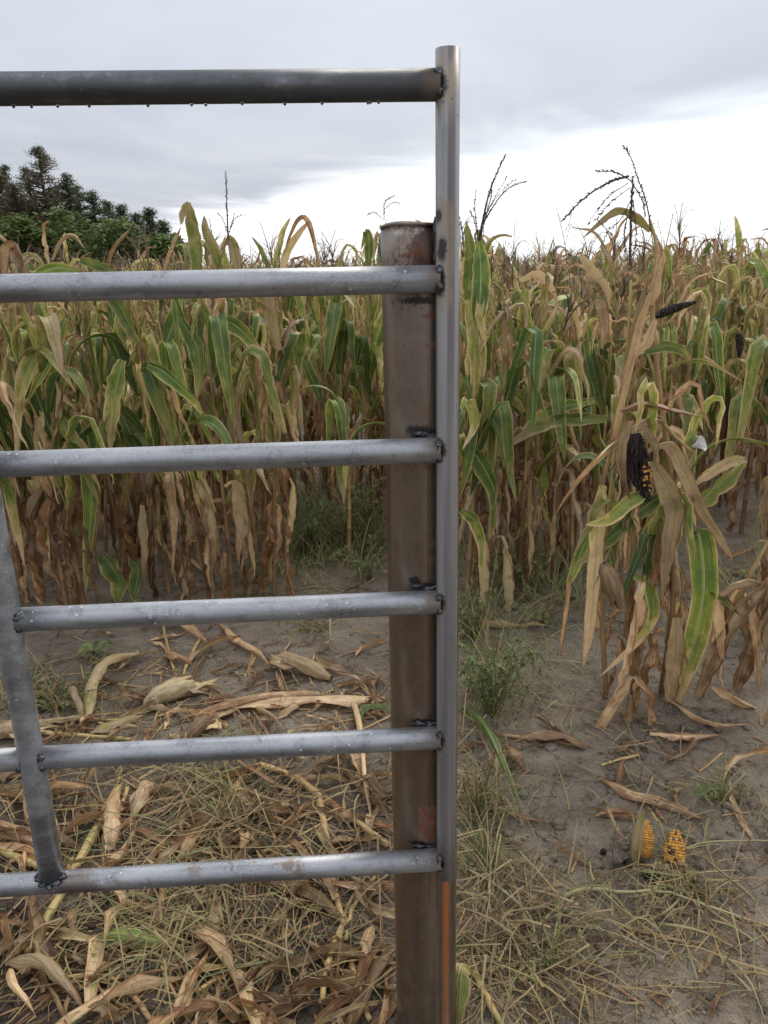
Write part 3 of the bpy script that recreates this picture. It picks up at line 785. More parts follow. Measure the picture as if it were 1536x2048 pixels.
def cob_mesh(P, rad, kern_tint, mould, r, rows=14, sparse=0.0, name='cob'):
    """bare cob: a core studded with rows of kernels"""
    P = smooth_path(P, 18); n = len(P); s = np.linspace(0, 1, n)
    rr = rad * np.minimum(1, np.minimum(.55 + s * 3, (1.02 - s) * 1.9 + .16)) ** .7
    core = MB(); V, F = tube(P, rr * .88, 14); core.add(V, F, (0.35, 0, 0))
    kb = MB(); mb2 = MB()
    T = np.gradient(P, axis=0); T /= np.linalg.norm(T, axis=1)[:, None]
    ref = np.array([0, 1., 0.]); a = np.cross(T, ref); a /= np.linalg.norm(a, axis=1)[:, None]; b2 = np.cross(T, a)
    ln = np.linalg.norm(np.diff(P, axis=0), axis=1).sum(); rings = int(ln / (rad * .25))
    for i in range(rings):
        q = (i + .5) / rings * (n - 1); k = int(q); f = q - k; p = P[k] * (1 - f) + P[min(k + 1, n - 1)] * f; rad_i = rr[k] * (1 - f) + rr[min(k + 1, n - 1)] * f
        for j in range(rows):
            an = j * 2 * math.pi / rows
            d = math.cos(an) * a[k] + math.sin(an) * b2[k]; e = np.cross(T[k], d)
            m = mould(i / rings, an)
            if r.random() < sparse: continue
            c = p + d * rad_i * .84; h = rad_i * .19 * r.uniform(.8, 1.15); wv = rad_i * math.sin(math.pi / rows) * 1.04; lv_ = ln / rings * .53
            base = [c + e * wv * x + T[k] * lv_ * y for x, y in ((-1, -1), (1, -1), (1, 1), (-1, 1))]
            top = [c + d * h + e * wv * .80 * x + T[k] * lv_ * .80 * y for x, y in ((-1, -1), (1, -1), (1, 1), (-1, 1))]
            top.append(c + d * h * 1.35); FF = [[4, 5, 8], [5, 6, 8], [6, 7, 8], [7, 4, 8], [0, 1, 5, 4], [1, 2, 6, 5], [2, 3, 7, 6], [3, 0, 4, 7]]
            if r.random() < m: mb2.add(base + top, FF, (r.uniform(0, 1), 0, 0))
            else: kb.add(base + top, FF, (kern_tint + r.uniform(-.25, .25), 0, 0))
    return core, kb, mb2


def build_cob(root, P, rad, kern, mould, r, rows=14, sparse=0.0, off=(0, 0, 0)):
    P = [np.array(tuple(p)) - np.array(tuple(off)) for p in P]
    core, kb, m2 = cob_mesh(P, rad, kern, mould, r, rows, sparse)
    o1 = link('cob', core.mesh('cob', mould_m if m2.n > kb.n else kernel_m), root)
    if kb.n: k1 = link('kernels', kb.mesh('kernels', kernel_m, True), o1); k1['kind'] = 'stuff'
    if m2.n: k2 = link('mouldy_kernels', m2.mesh('mouldy_kernels', mould_m if m2.n > kb.n else clod_m, True), o1); k2['kind'] = 'stuff'
    return o1


PR = random.Random(3)


def corn_plant(x, y, h, green, label, group=None, tassel=True, ear=None, lean=None, dens=1.0, top=True, low=True, mid=True):
    p = empty('corn_plant', (x, y, gz(x, y) - 0.01), (PR.gauss(0, .045), PR.gauss(0, .045), PR.random() * 6.28) if lean is None else lean)
    tag(p, label, 'corn plant', group)
    sh = h * PR.uniform(.85, .97)
    link('stalk', PR.choice(STALK), p, (0, 0, 0), (0, 0, PR.random() * 6), (1, 1, sh))
    a = PR.random() * 6.28
    def leaf(kd, z, sc=1.0):
        nonlocal a
        a += math.pi + PR.gauss(0, .5)
        s = sc * PR.uniform(.85, 1.15)
        ob = link('leaf', PR.choice(LEAF[kd]), p, (0.008 * math.cos(a), 0.008 * math.sin(a), z), (PR.gauss(0, .10), PR.gauss(0, .10), a), (s, s * PR.choice((-1, 1)), s))
    k = 0
    if low:
        for z in np.arange(.06, .56, .088 / dens):
            leaf('brown_hang' if PR.random() < .60 else ('tan_hang' if PR.random() < .75 or green < .5 else 'green_fold'), z + .20 + PR.gauss(0, .03), .95)
    if mid:
        for z in np.arange(.52, h - .40, .088 / dens):
            q = PR.random(); zz = z + PR.gauss(0, .03)
            if q < green * .62: leaf('green_fold', zz)
            elif q < green * .85: leaf('green_arch', zz, .9)
            elif q < green * .85 + .30: leaf('olive_fold', zz)
            elif q < green * .85 + .55: leaf('tan_fold', zz)
            else: leaf('tan_hang', zz)
    if top:
        for z in np.arange(h - .42, sh - .02, .068):
            q = PR.random()
            if q < green * .30: leaf('green_up', z)
            elif q < green * .30 + .25: leaf('olive_fold', z, .62)
            elif q < .80: leaf('tan_up', z)
            else: leaf('tan_fold', z, .65)
    if tassel: link('tassel', PR.choice(TASSEL), p, (0, 0, sh - .02), (PR.gauss(0, .12), PR.gauss(0, .12), PR.random() * 6), (1, 1, PR.uniform(.8, 1.1)))
    if ear if ear is not None else PR.random() < .5:
        link('ear', PR.choice(EAR), p, (0, 0, PR.uniform(.62, .85)), (0, 0, PR.random() * 6.28))
    return p


ORD = ['first', 'second', 'third', 'fourth', 'fifth', 'sixth', 'seventh', 'eighth', 'ninth', 'tenth', 'eleventh', 'twelfth', 'thirteenth', 'fourteenth'] + [a + b for a in ('',) for b in ('fifteenth', 'sixteenth', 'seventeenth', 'eighteenth', 'nineteenth', 'twentieth')] + ['twenty-' + b for b in ('first', 'second', 'third', 'fourth', 'fifth', 'sixth', 'seventh', 'eighth', 'ninth')]


def px_x(px, y):
    return at_y(px, 900, y).x


# front row, left of the post: counted from the weedy gap towards the left
front = []
xs = sorted([px_x(p, 3.68) + PR.gauss(0, .02) for p in (-70, -20, 35, 95, 150, 215, 280, 335, 395, 440, 490, 530)], reverse=True)
for i, x in enumerate(xs):
    gr = .62 if i > 5 else .36
    front.append(corn_plant(x, 3.68 + PR.gauss(0, .07), PR.uniform(1.46, 1.66), gr, f'corn plant of the front row, {ORD[i]} one counting left from the weedy gap', 'front row of corn left of the post', PR.random() < .85, dens=1.15))
# right of the post, the near plants of the field's edge
for i, (px, y, h, gr) in enumerate(((938, 3.60, 1.75, .8), (972, 3.55, 1.36, .5), (1008, 3.72, 1.40, .42), (1042, 3.66, 1.32, .45), (1080, 3.80, 1.38, .4), (1118, 3.72, 1.36, .42), (1155, 3.85, 1.42, .4), (1200, 3.95, 1.38, .42), (1255, 3.9, 1.34, .42), (1310, 4.0, 1.40, .42), (1352, 3.95, 1.40, .42))):
    front.append(corn_plant(px_x(px, y), y, h, gr, f'corn plant at the field edge, {ORD[i]} one right of the end pipe', 'corn at the edge right of the post', i > 1, lean=None if i else (0.02, 0.0, 1.0)))
# one young, still bright plant in the gap
p = corn_plant(px_x(688, 4.15), 4.15, 1.05, 1.0, 'short bright green corn plant in the weedy gap beside the post', None, False, False, top=False, low=False)
for k in range(4):
    a = k * 1.6
    link('leaf', PR.choice(LEAF['green_arch']), p, (0, 0, .55 + .1 * k), (0, 0, a), (.8, .8, .8))

seen_rows = {}
rowname = ['second', 'third', 'fourth', 'fifth', 'sixth', 'seventh']
for ri, y in enumerate((4.35, 5.0, 5.68, 6.38, 7.1, 7.85)):
    x = -.436 * y - .22
    while x < .54 * y + .22:
        xx, yy = x + PR.gauss(0, .03), y + PR.gauss(0, .08)
        skip = (ri == 0 and px_x(555, y) < xx < px_x(800, y)) or (ri == 0 and px_x(1390, y) < xx < px_x(1480, y) and PR.random() < .6)
        side = 'left' if xx < px_x(842, y) else 'right'
        if not skip:
            gr = (.44 if side == 'left' else .36) if ri < 2 else (.34 if side == 'left' else .28)
            cp = corn_plant(xx, yy, PR.uniform(1.44, 1.80), gr, f'half dried corn plant in the {rowname[ri]} row of the field, {side} of the post', f'{rowname[ri]} row of corn {side} of the post', PR.random() < .78, dens=1.0 if ri < 3 else .85, low=ri < 3, ear=None if ri < 3 else False)
            if ri < 2: seen_rows.setdefault((ri, side), []).append(cp)
        x += .15

for (ri, side), lst in seen_rows.items():
    lst.sort(key=lambda o: o.location.x, reverse=side == 'left')
    for i, o_ in enumerate(lst): o_['label'] = f'half dried corn plant in the {rowname[ri]} row, {ORD[i]} one going {side} from the post'
# ------------------------------------------------------------------ single leaves drawn where the photograph shows them
def hero_leaf(root, pts, y, W, dry, tip=0.2, brn=0.0, twist=0.0, fold=.4, wave=.2, n=18, side=None, depth=None, prof=None, name='leaf', nc=4):
    P = [at_y(px, py, y + (depth[i] if depth else 0.0)) for i, (px, py) in enumerate(pts)]
    P = smooth_path(P, n)
    T = P[-1] - P[0]
    sd_ = side if side is not None else np.cross(T / np.linalg.norm(T), (0.15, 1, 0.1))
    off = np.array(root.location)
    V, F, Tn, L = ribbon(P - off, W * 1.02, sd_, nc, fold, wave, twist, dry, tip, brn, None, 0, prof, .3, PR)
    return link(name, mk_mesh('leaf_hero', V, F, leaf_m, Tn, L), root)


def still(p): p.rotation_euler = (0, 0, 0)


blunt = lambda n=18: np.minimum(1, .5 + np.linspace(0, 1, n) * 3) * (1 - .75 * np.clip((np.linspace(0, 1, n) - .6) / .4, 0, 1) ** 2)


def hero_plant(px, py, label, h, lean_px=None, r=0.012, seg=8):
    b0 = gp(px, py); p = empty('corn_plant', b0); tag(p, label, 'corn plant')
    pts = [b0] + [at_y(a, b_, b0.y) for a, b_ in lean_px]
    P = smooth_path(pts, 26) - np.array(b0)
    P[0, 2] -= .03
    f = np.linspace(0, 1, 26); rad = r * (1 - .62 * f) * (1 + .22 * (np.abs((f * 8) % 1 - .5) < .08))
    mb = MB(); V, F = tube(P, rad, seg); mb.add(V, F, np.repeat(np.stack([.2 + .45 * f, f * 0, f * 0], -1), seg, axis=0))
    link('stalk', mb.mesh('stalk', stalk_m), p)
    return p, b0.y


def extra(p, kd, z, a, s=1.0, off=(0, 0)):
    link('leaf', PR.choice(LEAF[kd]), p, (off[0] + .008 * math.cos(a), off[1] + .008 * math.sin(a), z), (PR.gauss(0, .1), PR.gauss(0, .1), a), (s, s, s))


# clump standing nearest, right of the post: three stalks
A, yA = hero_plant(1212, 1395, 'leaning tan corn stalk with long split leaf, leftmost stalk of the near clump', 1.6, [(1205, 1200), (1222, 980), (1250, 760), (1262, 560)], .011)
B, yB = hero_plant(1268, 1402, 'corn plant of the near clump holding a mouldy ear with orange kernels', 1.3, [(1262, 1250), (1270, 1060), (1290, 900), (1302, 828), (1345, 868), (1385, 905)], .013)
C, yC = hero_plant(1322, 1385, 'tallest corn plant of the near clump, with a big drooping tassel', 1.75, [(1345, 1220), (1345, 1000), (1322, 800), (1305, 640), (1312, 500), (1300, 440)], .012)
hero_leaf(A, [(1300, 585), (1278, 660), (1252, 780), (1228, 890), (1202, 985)], yA - .03, .050, .60, .15, .2, 1.2, .8)
hero_leaf(A, [(1205, 970), (1196, 1040), (1190, 1140), (1180, 1260), (1166, 1335)], yA - .06, .066, .50, .25, .0, .5, .4)
hero_leaf(A, [(1262, 850), (1215, 900), (1160, 960), (1112, 1028)], yA - .03, .042, .70, .1, .3, 1.0, .8)
hero_leaf(A, [(1330, 985), (1275, 1025), (1215, 1082), (1140, 1140)], yA - .05, .060, .12, .5, 0, .4, .3)
hero_leaf(A, [(1176, 1070), (1160, 1110), (1146, 1145), (1133, 1175)], yA - .02, .045, .28, .3, 0, .3, .4)
hero_leaf(A, [(1140, 1150), (1132, 1240), (1122, 1320)], yA - .02, .034, .70, .1, .3, 1.2, .8)
hero_leaf(B, [(1240, 822), (1285, 806), (1345, 818), (1408, 834)], yB - .04, .052, .74, .1, .4, .3, 1.1)
hero_leaf(B, [(1305, 922), (1338, 985), (1350, 1025), (1338, 1110), (1324, 1205)], yB - .06, .086, .62, .1, .1, .8, .4)
hero_leaf(B, [(1300, 895), (1340, 890), (1372, 950), (1412, 1030), (1448, 1085), (1466, 1120)], yB - .05, .062, .60, .1, .1, .6, .55)
hero_leaf(B, [(1240, 905), (1260, 860), (1300, 838), (1335, 845)], yB - .02, .050, .66, .1, .2, .8, .6)
hero_leaf(B, [(1270, 1150), (1300, 1180), (1306, 1235), (1268, 1290), (1198, 1355)], yB - .05, .050, .22, .5, 0, .6, .5)
hero_leaf(B, [(1262, 1352), (1225, 1415), (1185, 1500), (1128, 1605)], yB - .07, .060, .66, .1, .3, 1.8, .7, .5, depth=[0, -.05, -.09, -.16])
hero_leaf(B, [(1268, 1352), (1292, 1390), (1296, 1440), (1280, 1500)], yB - .07, .050, .72, .1, .5, -1.6, .8, .5, depth=[0, -.03, -.05, -.08])
hero_leaf(B, [(1262, 1390), (1258, 1440), (1240, 1500), (1225, 1545)], yB - .08, .050, .84, .1, .7, 1.5, .8, .5, prof=blunt(), depth=[0, -.03, -.06, -.1])
hero_leaf(C, [(1380, 1062), (1398, 1068), (1408, 1170), (1388, 1290), (1360, 1375), (1335, 1478)], yC - .05, .104, .10, .58, 0, .5, .35)
hero_leaf(C, [(1395, 1010), (1432, 972), (1490, 918)], yC - .02, .080, .40, .1, .1, .4, .5, prof=blunt())
hero_leaf(C, [(1490, 918), (1455, 925), (1410, 955), (1385, 975)], yC - .05, .060, .52, .2, .1, .9, .6)
hero_leaf(C, [(1352, 1235), (1350, 1300), (1342, 1370), (1338, 1430)], yC - .07, .076, .62, .1, .1, .3, .35)
hero_leaf(C, [(1322, 1005), (1340, 1030), (1332, 1110), (1318, 1200)], yC, .05, .2, .3, 0, .8, .4)
hero_leaf(C, [(1310, 640), (1290, 690), (1262, 720), (1240, 800)], yC - .02, .05, .55, .2, 0, .8, .5)
hero_leaf(C, [(1300, 462), (1270, 438), (1236, 424), (1200, 448), (1164, 478)], yC, .040, .52, .2, .3, .6, .6)
hero_leaf(C, [(1300, 610), (1312, 540), (1315, 482)], yC - .02, .055, .60, .1, .3, 1.0, .8, prof=blunt())
hero_leaf(C, [(1252, 720), (1272, 630), (1300, 540)], yC - .01, .040, .58, .1, .1, .4, .9)
hero_leaf(C, [(1290, 705), (1330, 690), (1365, 700), (1378, 720)], yC - .05, .045, .22, .2, 0, .4, .5)
for p, n in ((A, 5), (B, 6), (C, 7)):
    for k in range(n):
        extra(p, ('brown_hang', 'tan_hang', 'brown_hang', 'tan_hang', 'olive_fold')[k % 5], .26 + .07 * k, PR.random() * 6.28, .85)
    for k in range(9): extra(p, ('green_fold', 'tan_hang', 'olive_fold', 'tan_fold', 'tan_hang', 'green_arch', 'brown_hang', 'olive_fold', 'tan_fold')[k], .42 + .075 * k, PR.random() * 6.28, .62)
# brown husk on the clump
mb = MB(); P = smooth_path([at_y(1207, 1128, yB - .06), at_y(1222, 1165, yB - .07), at_y(1240, 1215, yB - .06)], 10) - np.array(B.location)
spindle(mb, P, .056, .40); link('ear', mb.mesh('ear', husk_m), B)
# mouldy ears with a few orange kernels left
def mould1(f, an): return .35 if (.38 < f < .80 and math.cos(an - 0.4) > .1) else .97
cb = empty('maize_cob', at_y(1272, 880, yB - .08)); tag(cb, 'blackened ear of corn hanging open with orange kernels showing', 'corn cob')
build_cob(cb, [at_y(1265, 868, yB - .07), at_y(1275, 920, yB - .09), at_y(1284, 960, yB - .10), at_y(1294, 1000, yB - .09)], .034, .55, mould1, PR, 18, .30, cb.location)
cb2 = MB()
for k in range(60):                                     # dried silk over it
    x0 = 1262 + PR.uniform(-14, 22); Q = smooth_path([at_y(x0, 868, yB - .10), at_y(x0 + PR.uniform(-14, 8), 905, yB - .135), at_y(x0 + PR.uniform(-26, 10), 950 + PR.uniform(-20, 40), yB - .13)], 6) - np.array(cb.location)
    V, F = tube(Q, .0016, 3, False); cb2.add(V, F, (PR.uniform(.1, .9), 0, 0))
link('silk', cb2.mesh('silk', mould_m), cb)
hero_leaf(B, [(1262, 842), (1244, 890), (1248, 950), (1262, 1000)], yB - .14, .050, .70, .1, .3, .8, .6)
hero_leaf(B, [(1285, 850), (1306, 895), (1312, 945)], yB - .13, .040, .66, .1, .3, -.9, .7)
hero_leaf(B, [(1300, 980), (1262, 1000), (1215, 1040), (1170, 1050)], yB - .10, .055, .24, .4, 0, .5, .4)
# leaning clump at the right edge
D, yD = hero_plant(1400, 1392, 'bent corn plant leaning out to the right beside the near clump', 1.2, [(1440, 1270), (1500, 1150), (1560, 1040)], .013)
E_, yE = hero_plant(1475, 1378, 'dried corn plant at the right edge with leaves trailing on the mud', 1.3, [(1500, 1270), (1550, 1120), (1600, 900)], .013)
hero_leaf(D, [(1392, 1392), (1425, 1300), (1475, 1215), (1545, 1145)], yD - .05, .088, .78, 0, .6, .4, .6, prof=blunt())
hero_leaf(D, [(1440, 1190), (1462, 1170), (1500, 1160), (1540, 1175)], yD - .05, .05, .64, 0, .1, .5, .6)
hero_leaf(D, [(1432, 1200), (1440, 1260), (1446, 1330)], yD - .08, .05, .66, 0, .2, .6, .5)
hero_leaf(D, [(1420, 1185), (1450, 1200), (1485, 1235)], yD - .07, .028, .35, .2, 0, .3, .6)
hero_leaf(E_, [(1470, 1380), (1492, 1300), (1520, 1230), (1560, 1170)], yE - .03, .085, .85, 0, .7, .5, .6, prof=blunt())
hero_leaf(E_, [(1425, 1372), (1460, 1390), (1500, 1410), (1545, 1432)], yE - .12, .05, .66, .1, .3, .9, .6)
hero_leaf(E_, [(1500, 1200), (1515, 1290), (1520, 1390)], yE - .1, .05, .8, 0, .6, 1., .6)
for k in range(6): extra(E_, ('brown_hang', 'tan_hang')[k % 2], .30 + .06 * k, PR.random() * 6.28, .9); extra(D, 'brown_hang', .26 + .03 * k, PR.random() * 6.28, .75)
for k in range(4): extra(E_, 'green_fold', .8 + .1 * k, PR.random() * 6.28, .9, (.12, 0))

# drawn leaves on plants of the front row
for p in front: p.rotation_euler[2] = p.rotation_euler[2]
def nearest(px, y): 
    x = px_x(px, y); return min(front, key=lambda o: abs(o.location.x - x) + .3 * abs(o.location.y - y))
def fl(px, pts, y, *a, **k):
    host = nearest(px, y); rz = host.rotation_euler.copy(); loc = host.location.copy()
    ob = hero_leaf(host, pts, y, *a, **k)
    M = Matrix.Translation(loc) @ rz.to_matrix().to_4x4()
    ob.matrix_parent_inverse = M.inverted() @ Matrix.Translation(loc)
fl(180, [(150, 880), (172, 862), (184, 940), (180, 1060), (172, 1190)], 3.55, .105, .10, .35, 0, .3, .3)
fl(215, [(205, 1110), (222, 1130), (240, 1165), (236, 1205)], 3.52, .11, .16, .2, 0, .3, .3, prof=blunt())
fl(100, [(110, 940), (92, 960), (98, 1050), (100, 1130)], 3.6, .06, .22, .4, .1, .6, .4)
fl(20, [(0, 950), (20, 970), (38, 1050), (52, 1140)], 3.6, .085, .22, .5, .1, .5, .4)
fl(500, [(430, 690), (455, 740), (480, 850), (500, 960), (514, 1108)], 3.52, .062, .62, .1, .2, .7, .5)
fl(470, [(450, 760), (470, 900), (478, 1050)], 3.55, .05, .70, .1, .4, .9, .7)
fl(300, [(282, 735), (300, 745), (328, 830), (348, 895)], 3.55, .085, .12, .3, 0, .2, .3)
fl(350, [(295, 728), (330, 745), (385, 795), (410, 830)], 3.5, .07, .15, .35, 0, .4, .4)
fl(250, [(215, 560), (235, 600), (260, 650), (283, 692)], 3.5, .085, .16, .2, 0, .2, .4)
fl(130, [(130, 640), (110, 700), (80, 760), (55, 806)], 3.5, .07, .33, .2, 0, .5, .4)
fl(225, [(245, 720), (232, 780), (225, 850), (222, 905)], 3.55, .09, .22, .4, .1, .3, .3)
fl(390, [(400, 560), (392, 480), (378, 405)], 3.55, .075, .38, .15, 0, .1, .5, prof=blunt())
fl(390, [(378, 405), (368, 425), (362, 450)], 3.53, .04, .45, .1, 0, .1, .4)
fl(490, [(640, 535), (622, 455), (602, 436), (580, 470), (565, 515)], 3.9, .045, .75, .1, .5, .6, .8)
fl(938, [(956, 640), (962, 560), (958, 482)], 3.5, .085, .14, .1, 0, .1, .3, prof=blunt())
fl(938, [(935, 600), (940, 520), (932, 440)], 3.55, .07, .34, .1, 0, .3, .4)
fl(938, [(924, 820), (940, 800), (950, 850), (925, 900)], 3.45, .06, .3, .2, 0, .5, .4)
fl(985, [(925, 905), (952, 912), (990, 985), (985, 1060)], 3.5, .095, .10, .2, 0, .5, .3)
fl(938, [(922, 1020), (948, 1040), (965, 1090), (962, 1180)], 3.4, .07, .34, .3, 0, .5, .4)
fl(1040, [(1215, 838), (1130, 838), (1060, 862), (1000, 905)], 3.5, .070, .20, .45, 0, .4, .3)
fl(1040, [(1190, 800), (1120, 815), (1070, 840), (1030, 890)], 3.55, .06, .16, .4, 0, .4, .3)
fl(1095, [(1090, 930), (1085, 980), (1050, 1050), (1005, 1105)], 3.7, .05, .30, .3, 0, .4, .5)
fl(1095, [(1040, 560), (1075, 545), (1105, 575), (1118, 610)], 3.9, .06, .6, .1, .2, .6, .6)
fl(1150, [(1160, 510), (1190, 545), (1215, 575), (1220, 620)], 3.8, .07, .48, .2, .2, .6, .7)
fl(1150, [(1190, 600), (1205, 615), (1210, 660), (1205, 700)], 3.7, .07, .62, .1, 0, .6, .4)

fl(20, [(5, 560), (8, 505), (28, 488), (46, 515), (50, 560)], 3.5, .06, .78, .1, .4, .4, .6)
fl(95, [(72, 565), (85, 545), (120, 535), (160, 545), (172, 570)], 3.55, .06, .24, .2, 0, .4, .4)
fl(150, [(160, 520), (200, 530), (232, 545), (262, 548)], 3.6, .06, .26, .3, 0, .5, .5)
fl(150, [(105, 520), (125, 478), (150, 470), (172, 500)], 3.7, .035, .62, .1, .2, .8, .8)
fl(215, [(215, 540), (225, 500), (248, 470), (262, 455)], 3.7, .035, .70, .1, .3, 1.0, .8)
fl(280, [(330, 540), (345, 490), (362, 452)], 3.7, .04, .64, .1, .2, .8, .9)
fl(440, [(445, 560), (430, 500), (412, 462), (408, 430)], 3.7, .06, .36, .2, 0, .4, .5)
fl(440, [(480, 560), (470, 500), (455, 478), (440, 500)], 3.7, .06, .40, .3, .1, .4, .5)
fl(490, [(560, 560), (575, 500), (600, 462), (618, 440)], 3.9, .05, .60, .1, .2, .6, .6)
fl(530, [(735, 545), (738, 490), (730, 462), (722, 500)], 4.0, .055, .34, .2, 0, .4, .5)
fl(530, [(560, 700), (540, 610), (545, 560), (590, 585)], 3.6, .06, .60, .1, .1, .5, .5)
fl(395, [(362, 640), (392, 690), (400, 740), (395, 800)], 3.5, .085, .16, .3, 0, .4, .3)
fl(335, [(430, 640), (470, 650), (510, 690), (540, 740)], 3.55, .08, .14, .4, 0, .3, .3)
fl(60, [(90, 700), (60, 730), (40, 820), (35, 900)], 3.5, .08, .30, .3, .1, .4, .3)
fl(335, [(330, 940), (345, 960), (352, 1060), (345, 1150)], 3.5, .07, .72, .1, .4, .5, .5)
fl(395, [(395, 960), (420, 1010), (432, 1090), (420, 1160)], 3.5, .075, .80, .1, .5, .5, .5)
fl(440, [(470, 960), (482, 1040), (478, 1130)], 3.5, .07, .70, .1, .2, .5, .5)
fl(280, [(285, 1010), (292, 1090), (290, 1170)], 3.45, .06, .52, .1, .1, .5, .5)
fl(280, [(262, 1120), (278, 1140), (270, 1190), (292, 1205)], 3.42, .07, .16, .2, 0, .5, .4)

# drawn tassels and dark cobs
def hero_tassel(root, y, brs, tint=.1):
    mb = MB(); off = np.array(root.location) if root.rotation_euler[2] == 0 else None
    for pts, rad, spk in brs:
        P = smooth_path([at_y(a, b_, y + PR.gauss(0, .012)) for a, b_ in pts], 14)
        branch(mb, P, rad * .8, 5, tint + .1 + PR.uniform(-.1, .25), int(spk * 2.4), .014, PR)
    ob = link('tassel', mb.mesh('tassel', tassel_m), root)
    loc = root.location.copy(); M = Matrix.Translation(loc) @ root.rotation_euler.to_matrix().to_4x4()
    ob.matrix_parent_inverse = M.inverted()


hero_tassel(C, yC, [([(1300, 440), (1290, 395), (1275, 355), (1262, 315), (1246, 291)], .0030, 26), ([(1260, 530), (1262, 440), (1266, 352)], .0062, 60),
                    ([(1258, 352), (1220, 364), (1170, 395), (1122, 444)], .0050, 44), ([(1263, 362), (1230, 344), (1192, 344)], .0026, 20),
                    ([(1256, 366), (1212, 398), (1176, 448)], .0018, 14), ([(1260, 375), (1218, 408), (1192, 440)], .0016, 12),
                    ([(1268, 372), (1284, 400), (1292, 432)], .0024, 12), ([(1262, 400), (1240, 440), (1215, 465), (1190, 520)], .0020, 14),
                    ([(1255, 430), (1248, 480), (1256, 520)], .0024, 16), ([(1195, 440), (1222, 470), (1245, 505)], .0018, 14), ([(1266, 400), (1272, 470), (1262, 540)], .0024, 18), ([(1302, 430), (1298, 440), (1305, 480), (1310, 520)], .0030, 0)])
pR = nearest(938, 3.6)
hero_tassel(pR, 3.6, [([(956, 490), (966, 440), (982, 375), (1011, 309)], .0070, 60), ([(962, 455), (985, 415), (1015, 378), (1054, 362)], .0040, 30), ([(956, 470), (950, 420), (952, 377)], .0026, 16),
                      ([(964, 440), (990, 395), (1015, 352)], .0018, 12), ([(964, 440), (1000, 385), (1030, 360)], .0016, 12), ([(956, 480), (948, 440), (940, 420)], .0018, 10), ([(962, 470), (968, 430), (966, 480)], .002, 8), ([(958, 490), (975, 420), (985, 380)], .003, 20)])
hero_tassel(nearest(440, 3.68), 3.7, [([(456, 480), (454, 420), (452, 342)], .0045, 30), ([(456, 470), (446, 440), (436, 425)], .0016, 8), ([(457, 470), (468, 440), (492, 428)], .0016, 8), ([(456, 475), (462, 450), (470, 425)], .0014, 8)], .15)
hero_tassel(nearest(1095, 4.15), 4.6, [([(1136, 570), (1130, 490), (1113, 414)], .0032, 24), ([(1130, 490), (1142, 450), (1150, 470)], .0016, 8), ([(1129, 470), (1140, 440), (1146, 405)], .0014, 6)], .15)
hero_tassel(nearest(530, 3.68), 4.0, [([(768, 440), (770, 405), (790, 391)], .0028, 14), ([(766, 440), (750, 425), (735, 430)], .0014, 8), ([(768, 420), (785, 405), (800, 408)], .0014, 8)], .25)
for i, (pts, y, rad, lab) in enumerate((([(1148, 768), (1153, 782), (1157, 800)], 4.05, .021, 'small black mouldy cob standing upright among green leaves'),
                                        ([(1312, 632), (1345, 618), (1392, 604)], 3.3, .017, 'long black mouldy cob sticking out sideways below the drooping tassel'),
                                        ([(1477, 668), (1480, 690), (1478, 715)], 4.0, .018, 'small black cob near the right edge, upright between dry leaves'))):
    P = [at_y(a, b_, y) for a, b_ in pts]; rt = empty('maize_cob', P[0]); tag(rt, lab, 'corn cob')
    build_cob(rt, P, rad, .3, lambda f, an: 1.0, PR, 12, .05, rt.location)
    st = MB(); Q = smooth_path([P[0] + (P[0] - P[-1]) * .9 + Vector((0, .03, -.12)), P[0] + (P[0] - P[-1]) * .25, P[0]], 6) - np.array(rt.location)
    V, F = tube(Q, .006, 6); st.add(V, F, (.45, 0, 0)); link('shank', st.mesh('shank', stalk_m), rt)

# bindweed flower in the clump
fm = MB(); c0 = at_y(1385, 893, yB - .05); axv = np.array([.55, -.5, .35]); axv /= np.linalg.norm(axv)
a1 = np.cross(axv, (0, 0, 1)); a1 /= np.linalg.norm(a1); a2 = np.cross(axv, a1); VV, FF, TT = [], [], []
for i in range(6):
    for j in range(20):
        an = j * math.pi / 10; rr = .003 + .023 * (i / 5) ** 1.5 * (1 + .08 * math.cos(5 * an)); pnt = axv * (.036 * i / 5) + rr * (math.cos(an) * a1 + math.sin(an) * a2)
        VV.append(pnt); TT.append((.2 if j % 4 == 0 else .6 + .08 * i, 0, 0))
for i in range(5):
    for j in range(20): FF.append([i * 20 + j, i * 20 + (j + 1) % 20, (i + 1) * 20 + (j + 1) % 20, (i + 1) * 20 + j])
fm.add(VV, FF, TT); fo = link('bindweed_flower', fm.mesh('bindweed_flower', petal_m), None, c0)
tag(fo, 'white funnel flower with faint mauve stripes beside the mouldy ear', 'flower')


# ------------------------------------------------------------------ the rest of the field: one uncountable mass behind the rows
def big_mesh(name, V, Q, T, L, mats, midx=None):
    me = bpy.data.meshes.new(name); nv, nq = len(V), len(Q)
    me.vertices.add(nv); me.vertices.foreach_set('co', V.astype(np.float32).ravel())
    me.loops.add(nq * 4); me.loops.foreach_set('vertex_index', Q.astype(np.int32).ravel())
    me.polygons.add(nq); me.polygons.foreach_set('loop_start', np.arange(0, nq * 4, 4, dtype=np.int32)); me.polygons.foreach_set('loop_total', np.full(nq, 4, dtype=np.int32))
    for m in mats: me.materials.append(m)
    if midx is not None: me.polygons.foreach_set('material_index', midx.astype(np.int32))
    me.update(calc_edges=True); me.validate()
    for nm, dat in (('tint', T), ('lv', L)):
        a = me.attributes.new(nm, 'FLOAT_VECTOR', 'POINT'); a.data.foreach_set('vector', dat.astype(np.float32).ravel())
    me.polygons.foreach_set('use_smooth', np.ones(len(me.polygons), dtype=bool))
    return me


